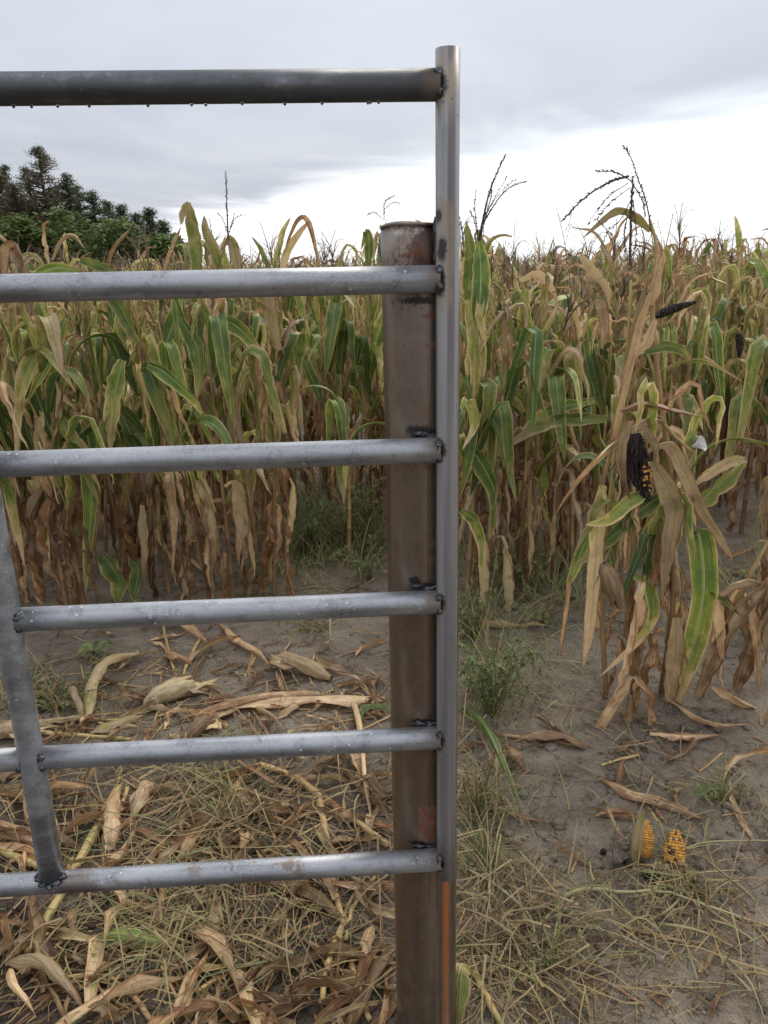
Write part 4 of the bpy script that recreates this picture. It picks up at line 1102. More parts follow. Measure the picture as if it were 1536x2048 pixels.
def rotz(V, a): c, s = math.cos(a), math.sin(a); return np.stack([V[:, 0] * c - V[:, 1] * s, V[:, 0] * s + V[:, 1] * c, V[:, 2]], -1)


def far_template(r, green, lo, nl):
    Vs, Qs, Ts, Ls, Ms, k = [], [], [], [], [], 0
    h = r.uniform(1.52, 1.74); a = r.random() * 6.28
    def put(V, F, T, L, m):
        nonlocal k
        Vs.append(V); Qs.append(np.array(F) + k); Ts.append(T); Ls.append(L); Ms.append(np.full(len(F), m)); k += len(V)
    z0 = lo
    for i in range(nl):
        z = z0 + (h * .90 - z0) * (i + .5) / nl; a += math.pi + r.gauss(0, .5); q = r.random()
        if z < .6: kd = 'tan_hang'
        elif z < h - .45: kd = 'green_fold' if q < green * .6 else 'olive_fold' if q < green * .6 + .25 else 'tan_fold'
        else: kd = 'green_up' if q < green * .3 else 'olive_fold' if q < green * .3 + .2 else 'tan_up'
        V, F, T, L = r.choice(FARLEAF[kd]); s = r.uniform(.8, 1.1) * (.65 if kd == 'olive_fold' and z > h - .45 else 1)
        put(rotz(V * s, a) + np.array([0, 0, z]), F, T, L, 0)
    P = np.array([[0, 0, 0], [0.01, 0, h * .5], [0, 0.01, h * .88]]); V, F = tube(P, [.011, .009, .005], 3, False); put(V, F, np.tile([.5, 0, 0], (len(V), 1)), np.zeros((len(V), 3)), 1)
    for b_ in range(7):
        Q = arc_path(r.uniform(.16, .34), r.uniform(0, 30), r.uniform(20, 130), .2, .8, 5, 0, .04, r); an = r.random() * 6.28
        Q = rotz(Q, an) + np.array([0, 0, h * .90]); V, F = tube(Q, [.0028, .0026, .0022, .0018, .001], 3, False); put(V, F, np.tile([r.uniform(.4, 1), 0, 0], (len(V), 1)), np.zeros((len(V), 3)), 2)
    return np.concatenate(Vs), np.concatenate(Qs), np.concatenate(Ts), np.concatenate(Ls), np.concatenate(Ms)


FR = random.Random(9)
T1 = [far_template(FR, .34, .15, 13) for _ in range(14)]
T2 = [far_template(FR, .34, .75, 7) for _ in range(10)]
spots = []
for y in np.arange(3.7, 8.3, .70):                       # beyond the sides of the picture, so that the rows go on
    for x in np.concatenate([np.arange(-.436 * y - 2.2, -.436 * y - .3, .17), np.arange(.54 * y + .3, .54 * y + 2.4, .17)]):
        spots.append((x + FR.gauss(0, .03), y + FR.gauss(0, .07), 0))
for y in np.arange(8.55, 17, .75):
    for x in np.arange(-.5 * y - 1.5, .6 * y + 1.5, .17): spots.append((x + FR.gauss(0, .04), y + FR.gauss(0, .08), 0))
for y in np.arange(17, 42, .9):
    for x in np.arange(-.5 * y - 1.5, .6 * y + 1.5, .36): spots.append((x + FR.gauss(0, .1), y + FR.gauss(0, .2), 1))
for y in np.arange(42, 150, 3.2):
    for x in np.arange(-.10 * y, .62 * y, 1.0): spots.append((x + FR.gauss(0, .4), y + FR.gauss(0, 1), 1))
VV, QQ, TT, LL, MM, k = [], [], [], [], [], 0
for x, y, lod in spots:
    V, Q_, T, L, M = FR.choice(T2 if lod else T1)
    s = FR.uniform(.93, 1.09); V = rotz(V, FR.random() * 6.28) * s + np.array([x, y, 0.0])
    T = T + np.array([FR.gauss(0.03, .08), 0, 0]); T[:, 1] = FR.random()
    VV.append(V); QQ.append(Q_ + k); TT.append(T); LL.append(L); MM.append(M); k += len(V)
fieldm = big_mesh('corn_field', np.concatenate(VV), np.concatenate(QQ), np.concatenate(TT), np.concatenate(LL), [leaf_m, stalk_m, tassel_m], np.concatenate(MM))
fo = link('corn_field', fieldm); tag(fo, 'dense mass of drying corn stretching to the horizon behind the front rows', 'corn field', None, 'stuff')

# ------------------------------------------------------------------ trees at the far left edge of the field
TR = random.Random(17)


def sprays(mb, c, n, size, flat, r, tint, up=(0, 0, 1)):
    for _ in range(n):
        p = np.array(c) + np.array([r.gauss(0, size * .9), r.gauss(0, size * .9), r.gauss(0, size * .55)])
        d = np.array([r.gauss(0, 1), r.gauss(0, 1), r.gauss(.1, .6)]); d /= np.linalg.norm(d); e = np.cross(d, [r.gauss(0, .4), r.gauss(0, .4), 1]); e /= np.linalg.norm(e) + 1e-9
        l = size * r.uniform(.45, 1.1); w_ = l * flat
        mb.add([p - d * l * .5, p + e * w_ * .5, p + d * l * .5, p - e * w_ * .5], [[0, 1, 2, 3]], (tint + r.uniform(-.35, .35), 0, 0))


def conifer(px, pytop, dist, half_px, mat, label, seed, dens=1.0, lean=0):
    r = random.Random(seed); base = at_y(px, 570, dist); base.z = 0; topz = at_y(px, pytop, dist).z; h = topz; hw = half_px / FPX * dist
    t = empty('cedar_tree', base); tag(t, label, 'tree', 'trees at the edge of the field')
    tm = MB(); P = np.array([[0, 0, -.2], [.1, 0, h * .4], [0, .1, h * .75], [0, 0, h * .98]]); V, F = tube(smooth_path(P, 12), np.linspace(.20, .015, 12), 7); tm.add(V, F, (.4, 0, 0))
    cm = MB()
    nb = int(120 * dens)
    for i in range(nb):
        f = (i + r.random()) / nb; z = h * (.06 + .92 * f); ln = 1.15 * hw * (1 - f) ** .78 * r.uniform(.4, 1.2) + .14
        a = r.random() * 6.28; d = np.array([math.cos(a), math.sin(a), r.uniform(.05, .55)])
        Q = [np.array([0, 0, z]), np.array([0, 0, z]) + d * ln * .5, np.array([0, 0, z]) + d * ln + np.array([0, 0, -.06 * ln])]
        V, F = tube(smooth_path(Q, 5), np.linspace(.04, .008, 5), 4, False); tm.add(V, F, (.3, 0, 0))
        n = max(4, int(ln / .22))
        for q in range(n):
            s = .22 + .8 * q / n; p = Q[0] * (1 - s) + Q[2] * s
            sprays(cm, p, 20, .25 if f < .7 else .17, .40, r, .35 + .3 * s)
        sprays(cm, Q[2], 8, .13, .25, r, .7)
    link('trunk', tm.mesh('trunk', bark_m), t); link('crown', cm.mesh('crown', mat, False), t)
    return t


def broadleaf(px, pytop, dist, half_px, mat, label, seed, name='broadleaf_tree', zlow=.1, n=70):
    r = random.Random(seed); base = at_y(px, 570, dist); base.z = 0; h = at_y(px, pytop, dist).z; hw = half_px / FPX * dist
    t = empty(name, base); tag(t, label, 'tree', 'trees at the edge of the field')
    tm, cm = MB(), MB()
    V, F = tube(smooth_path([(0, 0, -.2), (.1, 0, h * .35), (0, .1, h * .7)], 8), np.linspace(.16, .04, 8), 7); tm.add(V, F, (.4, 0, 0))
    for i in range(n):
        a = r.random() * 6.28; zf = r.uniform(zlow, 1.0); rad = hw * math.sqrt(max(.03, 1 - ((zf - .42) / .60) ** 2)) * r.uniform(.35, 1.0)
        c = np.array([rad * math.cos(a), rad * math.sin(a), h * zf * .97])
        V, F = tube(smooth_path([(0, 0, h * zf * .5), c * np.array([.5, .5, .85]), c], 5), np.linspace(.035, .006, 5), 4, False); tm.add(V, F, (.3, 0, 0))
        sprays(cm, c, 60, .42, .62, r, .5)
    link('trunk', tm.mesh('trunk', bark_m), t); link('crown', cm.mesh('crown', mat, False), t)


conifer(112, 288, 52, 105, cedar_brown_m, 'tallest dark brownish cedar with ragged pointed top', 1, 1.35)
conifer(160, 345, 50, 75, cedar_m, 'dark cedar leaning against the right flank of the tallest one', 2)
conifer(14, 303, 58, 45, cedar_m, 'dark conifer at the far left edge, partly hidden by a paler tree', 3)
conifer(44, 325, 57, 42, cedar_m, 'dark conifer between the far left edge and the tallest cedar', 4)
conifer(55, 365, 50, 85, cedar_brown_m, 'brownish cedar filling in below the left conifers', 12)
conifer(205, 380, 51, 72, cedar_m, 'dark cedar right of the tallest one with a blunt bushy top', 5)
conifer(258, 408, 50, 42, cedar_m, 'small dark cedar, second smallest of the row going right', 6)
conifer(232, 400, 52, 60, cedar_m, 'dark cedar standing between two small ones right of the blunt one', 21)
conifer(285, 425, 51, 60, cedar_m, 'dark cedar half hidden behind the slim lacy one', 22)
conifer(85, 330, 54, 80, cedar_m, 'dark cedar behind the left flank of the tallest one', 23)
conifer(335, 440, 50, 50, cedar_m, 'low dark cedar beside the smallest one', 24)
conifer(30, 345, 53, 75, cedar_brown_m, 'brownish cedar low between the two left conifers', 25)
conifer(178, 368, 53, 70, cedar_m, 'dark cedar filling behind the blunt bushy one', 26)
conifer(372, 486, 49, 46, cedar_m, 'lowest dark cedar, last of the row on the right', 27)
conifer(312, 414, 49, 44, cedar_m, 'slim dark cedar with a lacy pointed top near the tree row end', 7)
conifer(356, 468, 48, 42, cedar_m, 'smallest dark cedar at the right end of the tree row', 8)
broadleaf(-20, 318, 54, 55, broad_light_m, 'pale green leafy tree cut by the left edge', 9)
broadleaf(150, 425, 47, 75, broad_m, 'olive green bush in front of the tallest cedar', 10, 'bush', .0, 50)
broadleaf(245, 440, 46, 70, broad_m, 'olive green bush in front of the small cedars', 11, 'bush', .0, 50)
broadleaf(40, 430, 47, 70, broad_m, 'dull green bush below the conifers at the left edge', 13, 'bush', .0, 50)
broadleaf(335, 478, 46, 40, broad_m, 'low green bush at the right end of the tree row', 14, 'bush', .0, 40)

# ------------------------------------------------------------------ litter on the mud
GR = random.Random(31)


def ground_ribbon(pts, W, dry, brn=0.0, h=.012, arch=.02, twist=.6, fold=.4, tip=.1, n=16, prof=None, wave=.3, nc=4):
    P = smooth_path([gp(a, b_, h) for a, b_ in pts], n)
    s = np.linspace(0, 1, n); P[:, 2] += arch * np.sin(s * math.pi)
    c = P[0].copy(); c[2] = gz(c[0], c[1])
    T = P[-1] - P[0]; sd_ = np.cross(T / np.linalg.norm(T), (0, 0, 1))
    V, F, Tn, L = ribbon(P - c, W, sd_, nc, fold, wave, [-.25 * twist, .4 * twist, twist], dry, tip, brn, None, 0, prof, .3, GR)
    for v in V:
        g0 = gz(v[0] + c[0], v[1] + c[1]) + .003 - c[2]
        if v[2] < g0: v[2] = g0 + GR.random() * .002
    return c, (V, F, Tn, L)


def fallen(pts, W, dry, label, brn=0.0, name='fallen_leaf', group=None, **k):
    c, (V, F, T, L) = ground_ribbon(pts, W, dry, brn, **k)
    ob = link(name, mk_mesh(name, V, F, leaf_m, T, L), None, tuple(c)); tag(ob, label, 'fallen leaf', group)
    return ob


def stalk_piece(pts, rad, tint, label, group=None, h=None, name='stalk_piece', mat=None, arch=0, split=True):
    P = smooth_path([gp(a, b_, (h if h is not None else rad * .9)) for a, b_ in pts], 14)
    P[:, :2] += np.array([[GR.gauss(0, 1), GR.gauss(0, 1)] for _ in range(14)]) * min(.0014, rad * .25); P[:, 2] += arch * np.sin(np.linspace(0, math.pi, 14))
    c = P[0].copy(); f = np.linspace(0, 1, 14)
    rr = rad * (1 - (.25 if mat is None else .6) * f) * (1 + .18 * (np.abs((f * 4 + .3) % 1 - .5) < .07)); V, F = tube(P - c, rr, 8)
    mb = MB(); tt = tint + .08 * np.sin(f * 9); mb.add(V, F, np.repeat(np.stack([tt, f * 0, f * 0], -1), 8, axis=0))
    ob = link(name, mb.mesh(name, mat or stalk_m), None, tuple(c)); tag(ob, label, 'stalk' if name == 'stalk_piece' else 'vine', group)
    return ob


# band of fallen leaves and husks behind the fourth and fifth rail, left of the post
fallen([(770, 1395), (650, 1405), (520, 1412), (400, 1436)], .085, .72, 'long brown fallen leaf with yellow midrib lying straight towards the post', .3, arch=.03, fold=.5)
fallen([(640, 1385), (560, 1400), (450, 1420), (330, 1452)], .07, .80, 'broad rust-brown fallen leaf just below the long yellow-ribbed one', .5, arch=.04)
fallen([(500, 1408), (540, 1440), (568, 1462)], .04, .76, 'short folded leaf propped across the long brown leaves', .3, arch=.03, fold=1.1)
fallen([(172, 1438), (190, 1390), (235, 1345), (305, 1305)], .075, .56, 'upturned orange-tan leaf rising from the litter left of the pale husk', .2, arch=.09, tip=.3, fold=.6)
fallen([(165, 1436), (150, 1400), (128, 1368)], .045, .66, 'small upturned tan leaf leaning left of the orange-tan one', .2, arch=.06, fold=.6)
fallen([(80, 1448), (150, 1440), (215, 1440)], .04, .78, 'thin brown leaf lying flat behind the inner upright', .4, arch=.015)
fallen([(180, 1465), (230, 1450), (290, 1430)], .06, .62, 'grey-brown leaf lying flat just left of the pale husk', .6, arch=.015)
fallen([(300, 1240), (350, 1255), (415, 1285)], .075, .80, 'crumpled russet leaf lying behind the fourth rail', .4, arch=.06)
fallen([(330, 1310), (350, 1320), (385, 1330)], .06, .85, 'dark crumpled leaf scrap beneath the yellow bent stalk', .6, arch=.03)
fallen([(440, 1245), (475, 1285), (510, 1305), (538, 1330)], .045, .70, 'narrow tan leaf curving away below the fourth rail', .2, arch=.02)
fallen([(700, 1390), (715, 1440), (728, 1560), (742, 1645)], .042, .66, 'straight tan leaf strip lying beside the post across the fifth rail', .2, arch=.03, fold=.8)
fallen([(712, 1450), (722, 1430), (745, 1422), (790, 1420)], .045, .14, 'fresh green leaf lying just left of the post', 0, arch=.03)
fallen([(720, 1225), (665, 1235), (660, 1300)], .035, .60, 'pale twisted husk strip standing below the fourth rail', 0, arch=.06, fold=1.0)
fallen([(1175, 1490), (1090, 1482), (1010, 1492)], .07, .84, 'rust-brown leaf lying flat on the mud right of the post', .5, arch=.04)
fallen([(1010, 1492), (1030, 1520), (1050, 1548)], .06, .80, 'brown leaf end folded down on the mud right of the post', .6, arch=.03)
fallen([(1200, 1555), (1260, 1590), (1330, 1612), (1410, 1640)], .05, .86, 'dark brown leaf lying behind the two bare cobs', .6, arch=.015)
fallen([(925, 1412), (958, 1480), (995, 1555), (1036, 1615)], .055, .16, 'single fresh green leaf draped over the mud right of the end pipe', 0, arch=.10, tip=.1, fold=.8, twist=1.4)
fallen([(1330, 1395), (1420, 1450), (1500, 1450)], .03, .8, 'thin dark leaf curving over the mud below the leaning stalk', .6, arch=.01)
fallen([(1300, 1465), (1370, 1475), (1440, 1470)], .045, .75, 'flat grey-brown leaf on the mud right of the near clump', .6, arch=.008)
fallen([(15, 1920), (70, 1945), (115, 1990), (165, 2020)], .075, .62, 'pale curled leaf in the lower left corner', .1, arch=.06, fold=.9, twist=1.4)
fallen([(20, 1935), (30, 2000), (70, 2030)], .045, .66, 'narrow curled leaf hooking under the pale one in the lower left corner', .2, arch=.05, fold=.9)
fallen([(170, 1900), (215, 1880), (280, 1885), (370, 1895)], .06, .30, 'dull grey-green leaf lying on straw under the bottom rail', .2, arch=.02, tip=.1)
fallen([(650, 1790), (635, 1810), (605, 1830)], .06, .40, 'pale green leaf scrap under the bottom rail left of the post', 0, arch=.02)
fallen([(745, 1850), (730, 1900), (715, 1960)], .045, .84, 'brown leaf beside the foot of the post', .5, arch=.02)
fallen([(915, 2045), (925, 1995), (945, 1945)], .055, .50, 'pale broad leaf standing against the foot of the post', 0, arch=.08, fold=.5)
fallen([(220, 1700), (230, 1640), (245, 1565)], .06, .74, 'tan leaf with yellow midrib leaning in the straw behind the bottom rail', .2, arch=.05)
fallen([(260, 1640), (290, 1600), (320, 1570)], .07, .78, 'rust-brown leaf spread in the straw below the fifth rail', .3, arch=.05)
fallen([(0, 1560), (45, 1530), (90, 1505)], .075, .78, 'brown leaf beneath the fifth rail at the left edge', .4, arch=.04)
fallen([(0, 1640), (60, 1690), (85, 1720)], .06, .86, 'dark leaf beside the foot of the inner upright', .7, arch=.03)

stalk_piece([(-10, 1455), (120, 1468), (260, 1478)], .009, .58, 'long yellow stalk lying behind the inner upright')
stalk_piece([(235, 1580), (175, 1690), (120, 1790), (55, 1905)], .014, .56, 'thick yellow stalk running down left under the bottom rail')
stalk_piece([(255, 1575), (230, 1650), (212, 1745)], .007, .60, 'thin yellow stalk beside the thick one behind the bottom rail')
stalk_piece([(318, 1195), (332, 1285), (358, 1372)], .006, .58, 'thin yellow bent stalk standing in front of the corn row', arch=.02)
stalk_piece([(405, 1268), (378, 1320), (358, 1372)], .007, .56, 'yellow stalk meeting the bent one in a point')
stalk_piece([(590, 1555), (680, 1620), (775, 1690)], .012, .40, 'brown stalk slanting towards the post between the lowest rails')
stalk_piece([(640, 1600), (655, 1690), (672, 1800), (690, 1850)], .011, .42, 'brown rotting stalk lying down towards the bottom rail')
stalk_piece([(690, 1840), (660, 1920), (640, 2010)], .009, .45, 'split brown stalk in front of the foot of the post')
stalk_piece([(700, 1920), (720, 1980), (740, 2040)], .008, .40, 'short splayed stalk piece nearest the foot of the post')
stalk_piece([(760, 1740), (710, 1810), (690, 1880)], .006, .66, 'pale forked stem leaning beneath the bottom rail by the post')
stalk_piece([(490, 1610), (540, 1612), (580, 1610)], .009, .50, 'short tan stalk end lying level between the lowest rails')
stalk_piece([(520, 1530), (555, 1540), (575, 1548)], .010, .52, 'short broken stalk just under the fifth rail')
stalk_piece([(460, 1595), (480, 1560), (490, 1545)], .012, .34, 'rusty broken stalk stump under the fifth rail')
stalk_piece([(0, 1700), (60, 1725), (90, 1735)], .012, .52, 'tan stalk lying level at the left edge behind the bottom rail')
stalk_piece([(390, 1985), (460, 1945), (520, 1920)], .006, .50, 'orange-brown stalk sliver on the bare mud below the bottom rail')
stalk_piece([(75, 1945), (100, 1910), (125, 1880)], .006, .50, 'orange sliver of stalk beside the thick yellow stalk')
stalk_piece([(950, 1945), (975, 2000), (1010, 2060)], .009, .62, 'yellow stalk at the bottom edge right of the post')
stalk_piece([(1000, 1470), (1090, 1480), (1150, 1490)], .007, .36, 'thin brown stalk lying by the rust-brown leaf right of the post')

VG = 'pale creeping weed stems right of the post'
for pts, rad, lab in (([(1292, 1838), (1318, 1775), (1355, 1722), (1420, 1695), (1560, 1682)], .0055, 'pale stem arching up past the bare cobs to the right edge'),
                      ([(1290, 1848), (1350, 1820), (1375, 1775), (1410, 1755), (1480, 1742)], .0042, 'pale stem forking off below the arching one'),
                      ([(1128, 1792), (1180, 1786), (1240, 1800), (1330, 1800), (1440, 1830), (1560, 1860)], .0062, 'longest pale stem lying across the mud under the cobs'),
                      ([(1148, 1795), (1118, 1850), (1102, 1905), (1092, 1950)], .0045, 'pale stem bending down from the end of the longest one'),
                      ([(918, 1732), (990, 1780), (1062, 1855), (1060, 1900), (1040, 1930)], .0042, 'thin hooked stem starting at the foot of the end pipe'),
                      ([(1012, 1610), (990, 1700), (978, 1780), (985, 1900), (1015, 1985)], .0036, 'thin upright pale stem bending down right of the post'),
                      ([(1060, 1920), (1030, 1975), (1000, 2060)], .0042, 'pale stem reaching the bottom edge right of the post'),
                      ([(1318, 1850), (1400, 1880), (1490, 1910)], .0048, 'pale stem lying below the arching one near the right edge'),
                      ([(1150, 1850), (1230, 1885), (1320, 1912)], .0032, 'thin yellow stem on bare mud below the longest one'),
                      ([(1420, 1840), (1480, 1880), (1560, 1930)], .0040, 'pale stem at the right edge slanting down'),
                      ([(1430, 1900), (1490, 1970), (1530, 2040)], .0030, 'thin stem in the lower right corner'),
                      ([(925, 1860), (960, 1930), (985, 1985)], .0034, 'short pale stem beside the orange streak of the post')):
    stalk_piece(pts, rad * .95, GR.uniform(.45, .9), lab, VG, None, 'creeping_stem', vine_m, arch=.025)


def husk(px, py, ang, ln, W, tint, label, seed):
    r = random.Random(seed); c = gp(px, py); root = empty('fallen_husk', c); tag(root, label, 'husk')
    d = np.array([math.cos(ang), math.sin(ang), .18]); P = smooth_path([np.array([0, 0, W * .42]) - d * ln * .5, np.array([0, 0, W * .55]), np.array([0, 0, W * .42]) + d * ln * .5], 10)
    mb = MB(); spindle(mb, P, W * .85, tint, 7, r, 1.0); link('husk_leaves', mb.mesh('husk_leaves', husk_m), root)
    for k in range(8):
        Q = smooth_path([P[-3 - k % 3], P[-1] + np.array([r.gauss(0, .02), r.gauss(0, .02), -.005]), P[-1] + d * .06 + np.array([r.gauss(0, .04), r.gauss(0, .04), -P[-1][2] + .01])], 8)
        V, F, T, L = ribbon(Q, r.uniform(.03, .06), np.cross(d, (0, 0, 1)), 4, .5, .3, r.uniform(-1, 1), .66, 0, .2, None, 0, None, 0, r); link('loose_husk_leaf', mk_mesh('husk_leaf', V, F, leaf_m, T, L), root)


husk(340, 1402, .5, .19, .080, .80, 'pale rounded husk lying among brown leaves behind the fifth rail', 1)
husk(615, 1348, 2.6, .22, .062, .72, 'tan torn husk with spread leaves left of the post', 2)
husk(395, 1470, 1.0, .13, .05, .35, 'grey-brown slim husk half under the fifth rail', 3)
husk(20, 1475, .2, .13, .06, .6, 'tan husk partly hidden by the inner upright', 4)

# the two bare ears lying on the mud, and a black rotten one between
def up_cob(px0, py0, px1, py1, rad, label, mould, seed, husk_side=False, kern=.62):
    b0 = gp(px0, py0, .012); t = at_y(px1, py1, b0.y + .05); root = empty('maize_cob', b0); tag(root, label, 'corn cob')
    build_cob(root, [b0, (b0 + t) / 2 + Vector((0, -.006, 0)), t], rad, kern, mould, random.Random(seed), 15, .015, b0)
    if husk_side:
        Q = smooth_path([np.array((-.026, -.012, -.02)), np.array((-.032, -.034, .05)), np.array((-.022, -.02, .11)), np.array((-.008, 0, .155))], 12)
        V, F, T, L = ribbon(Q, .062, (1, -.35, 0), 5, .9, .1, .2, .60, -.1, .0, None, 0, None, 0, GR); link('husk_leaf', mk_mesh('husk_leaf', V, F, leaf_m, T, L), root)


up_cob(1286, 1712, 1292, 1640, .022, 'orange cob half wrapped in a tan husk leaf on the mud', lambda f, an: .03, 41, True)
up_cob(1346, 1732, 1350, 1660, .026, 'bare orange cob with brown eaten patches standing on the mud', lambda f, an: .55 if (abs(math.sin(an * 1.5 + f * 5)) < .28 or f < .14 or f > .93) else .03, 42)
for i, (px, py, s) in enumerate(((1205, 1700, .014), (1240, 1708, .02), (1275, 1728, .026), (1305, 1748, .03), (1320, 1762, .024), (1262, 1722, .018), (1370, 1770, .02), (1395, 1760, .016))):
    c = gp(px, py); ob = blob('soil_clod', (c.x, c.y, c.z - s * .15), (s * 1.1, s * .9, s * .42), clod_m, None, i + 200, 2, .8); tag(ob, 'dark lump of rotten soil beside the two bare cobs', 'soil clod', 'dark lumps by the bare cobs')
kb_ = [(1202, 1717), (1228, 1741), (1196, 1745), (1256, 1706), (1185, 1735), (1240, 1760), (1125, 1745), (1080, 1714), (1082, 1712)]
for i, (px, py) in enumerate(kb_):
    c = gp(px, py, .003); ob = blob('loose_kernel', (c.x, c.y, c.z), (.0055, .0045, .004), kernel_m, None, i + 230, 1, .3); tag(ob, 'loose corn kernel lying on the mud left of the bare cobs', 'kernel', 'loose kernels on the mud')

# scattered leaves and stalk bits that nobody could name one by one
GLIB = []
for k in range(30):
    s = np.linspace(0, 1, 9); ln = GR.uniform(.10, .42); bend = GR.uniform(-1.3, 1.3)
    th = bend * s; P = np.stack([np.cumsum(np.cos(th)) * ln / 9, np.cumsum(np.sin(th)) * ln / 9, .006 + GR.uniform(.005, .03) * np.sin(s * math.pi * GR.uniform(.8, 2)) ** 2], -1); P -= P[4] * np.array([1, 1, 0])
    prof = np.maximum(.15, np.sin(np.clip(s * .9 + .08, 0, 1) * math.pi) ** .6) if k % 2 else None
    V, F, T, L = ribbon(P, GR.uniform(.012, .055), (math.sin(bend / 2), math.cos(bend / 2), 0), 4, GR.uniform(.3, 1.1), .45, [0, GR.uniform(-1.2, 1.2), GR.uniform(-1.6, 1.6)], GR.uniform(.56, 1.0), GR.uniform(-.1, .1), GR.choice((.1, .3, .6, .9)), None, 0, prof, 0, GR)
    V[:, 2] = np.maximum(V[:, 2], .002); GLIB.append(mk_mesh('scrap', V, F, leaf_m, T, L))
SLIB = []
for k in range(12):
    ln = GR.uniform(.08, .36); P = np.stack([np.linspace(-.5, .5, 8) * ln, .003 * np.sin(np.linspace(0, 3, 8) + k), np.full(8, .004)], -1); f = np.linspace(0, 1, 8); mb = MB(); V, F = tube(P, GR.uniform(.002, .0065) * (1 - .2 * f) * (1 + .2 * (np.arange(8) == 3)), 6); V[:, 2] = .001 + V[:, 2] * .6; mb.add(V, F, (GR.uniform(.1, .68), 0, 0)); SLIB.append(mb.mesh('bit', stalk_m))


def place(px, py):
    p = gp(px, py); return p


def slope_rot(x, y, a):
    e = .03; sx = (gz(x + e, y) - gz(x - e, y)) / (2 * e); sy = (gz(x, y + e) - gz(x, y - e)) / (2 * e)
    return (Vector((-sx, -sy, 1)).to_track_quat('Z', 'Y').to_matrix() @ Matrix.Rotation(a, 3, 'Z')).to_euler()


zones = [((100, 1225, 760, 1330), 18, 'dry leaf scrap on the mud just below the fourth rail', 'leaf scraps below the fourth rail'),
         ((0, 1480, 780, 1760), 110, 'dry brown leaf scrap in the straw between the two lowest rails, left of the post', 'leaf scraps between the lowest rails'),
         ((0, 1770, 780, 2060), 80, 'dry brown leaf scrap on the ground below the bottom rail, left of the post', 'leaf scraps below the bottom rail'),
         ((30, 1330, 770, 1475), 96, 'dry leaf scrap on the mud between the fourth and fifth rails', 'leaf scraps behind the middle rails'),
         ((930, 1440, 1536, 1640), 24, 'dry leaf scrap before the near clump', 'leaf scraps in front of the near clump'),
         ((920, 1720, 1536, 2048), 16, 'dry leaf scrap among the creeping stems right of the post', 'leaf scraps among the creeping stems'),
         ((0, 1120, 770, 1220), 26, 'dry leaf scrap at the foot of the front corn row', 'leaf scraps at the foot of the front row'),
         ((930, 1090, 1536, 1260), 22, 'dry leaf scrap on the mud behind the near clump', 'leaf scraps behind the near clump')]
zones3 = []
for (x0, y0, x1, y1), n, lab, grp in zones:
    names = ('near the left edge', 'halfway to the post', 'close to the post') if x0 < 500 else ('close to the post', 'halfway to the right edge', 'near the right edge')
    for k in range(3): zones3.append(((x0 + (x1 - x0) * k / 3, y0, x0 + (x1 - x0) * (k + 1) / 3, y1), n // 3, lab.replace(', left of the post', '').replace(' right of the post', '').replace(' between the fourth and fifth rails', ' behind the fifth rail').replace(' in the straw', '') + ', ' + names[k], grp + ' ' + names[k]))
for (x0, y0, x1, y1), n, lab, grp in zones3:
    for k in range(n):
        c = place(GR.uniform(x0, x1), GR.uniform(y0, y1)); s = GR.uniform(.45, 1.15) * (.55 if y0 == 1720 else 1.18 if y0 >= 1480 and x0 < 700 else 1); ob = link('leaf_scrap', GR.choice(GLIB), None, (c.x, c.y, c.z + .001), slope_rot(c.x, c.y, GR.random() * 6.28), (s, s, s)); tag(ob, lab, 'fallen leaf', grp)
    for k in range(int(n * .7)):
        c = place(GR.uniform(x0, x1), GR.uniform(y0, y1)); s = GR.uniform(.7, 1.2); ob = link('stalk_bit', GR.choice(SLIB), None, (c.x, c.y, c.z), slope_rot(c.x, c.y, GR.random() * 6.28), (s, s, s)); tag(ob, lab.replace('dry brown leaf scrap', 'broken stalk bit').replace('dry leaf scrap', 'broken stalk bit'), 'stalk', grp.replace('leaf scraps', 'stalk bits'))


# straw, grass and chaff: uncountable
def straw(name, blobs, label, cat, tint, ln, wd, lift, flatness=1.0, mat=None):
    V, Q_, T, k = [], [], [], 0
    for px, py, sx, sy, n in blobs:
        for i in range(n):
            c = gp(GR.gauss(px, sx), GR.gauss(py, sy))
            if c.y < .75 or c.y > 7: continue
            if (c.x - POST.x) ** 2 + (c.y - POST.y) ** 2 < .07 ** 2: continue
            l = GR.uniform(*ln); a = GR.random() * 6.28; b_ = GR.gauss(0, .35); w_ = GR.uniform(*wd); m = 5; hz = GR.random() ** 2 * lift * GR.choice((.3, 1)); tl = GR.uniform(-.35, .35) * flatness
            x, y = c.x, c.y; tt = min(1, max(0, GR.gauss(tint, .26)))
            for j in range(m):
                f = j / (m - 1); aa = a + b_ * (f - .5)
                if j: x += math.cos(aa) * l / m; y += math.sin(aa) * l / m
                z = gz(x, y) if j in (0, 2, 4) or l > .1 else z; zl = z + .003 + hz * math.sin(f * math.pi) + max(0, tl * l * (f if tl > 0 else f - 1))
                ex, ey = -math.sin(aa) * w_, math.cos(aa) * w_; tap = 1 - .7 * f
                V += [(x + ex * tap, y + ey * tap, zl), (x - ex * tap, y - ey * tap, zl + w_ * .5)]; T += [(tt, 0, 0)] * 2
                if j: Q_.append([k + 2 * j - 2, k + 2 * j - 1, k + 2 * j + 1, k + 2 * j])
            k += 2 * m
    me = big_mesh(name, np.array(V), np.array(Q_), np.array(T), np.zeros((len(V), 3)), [mat or straw_m]); ob = link(name, me); tag(ob, label, cat, None, 'stuff')


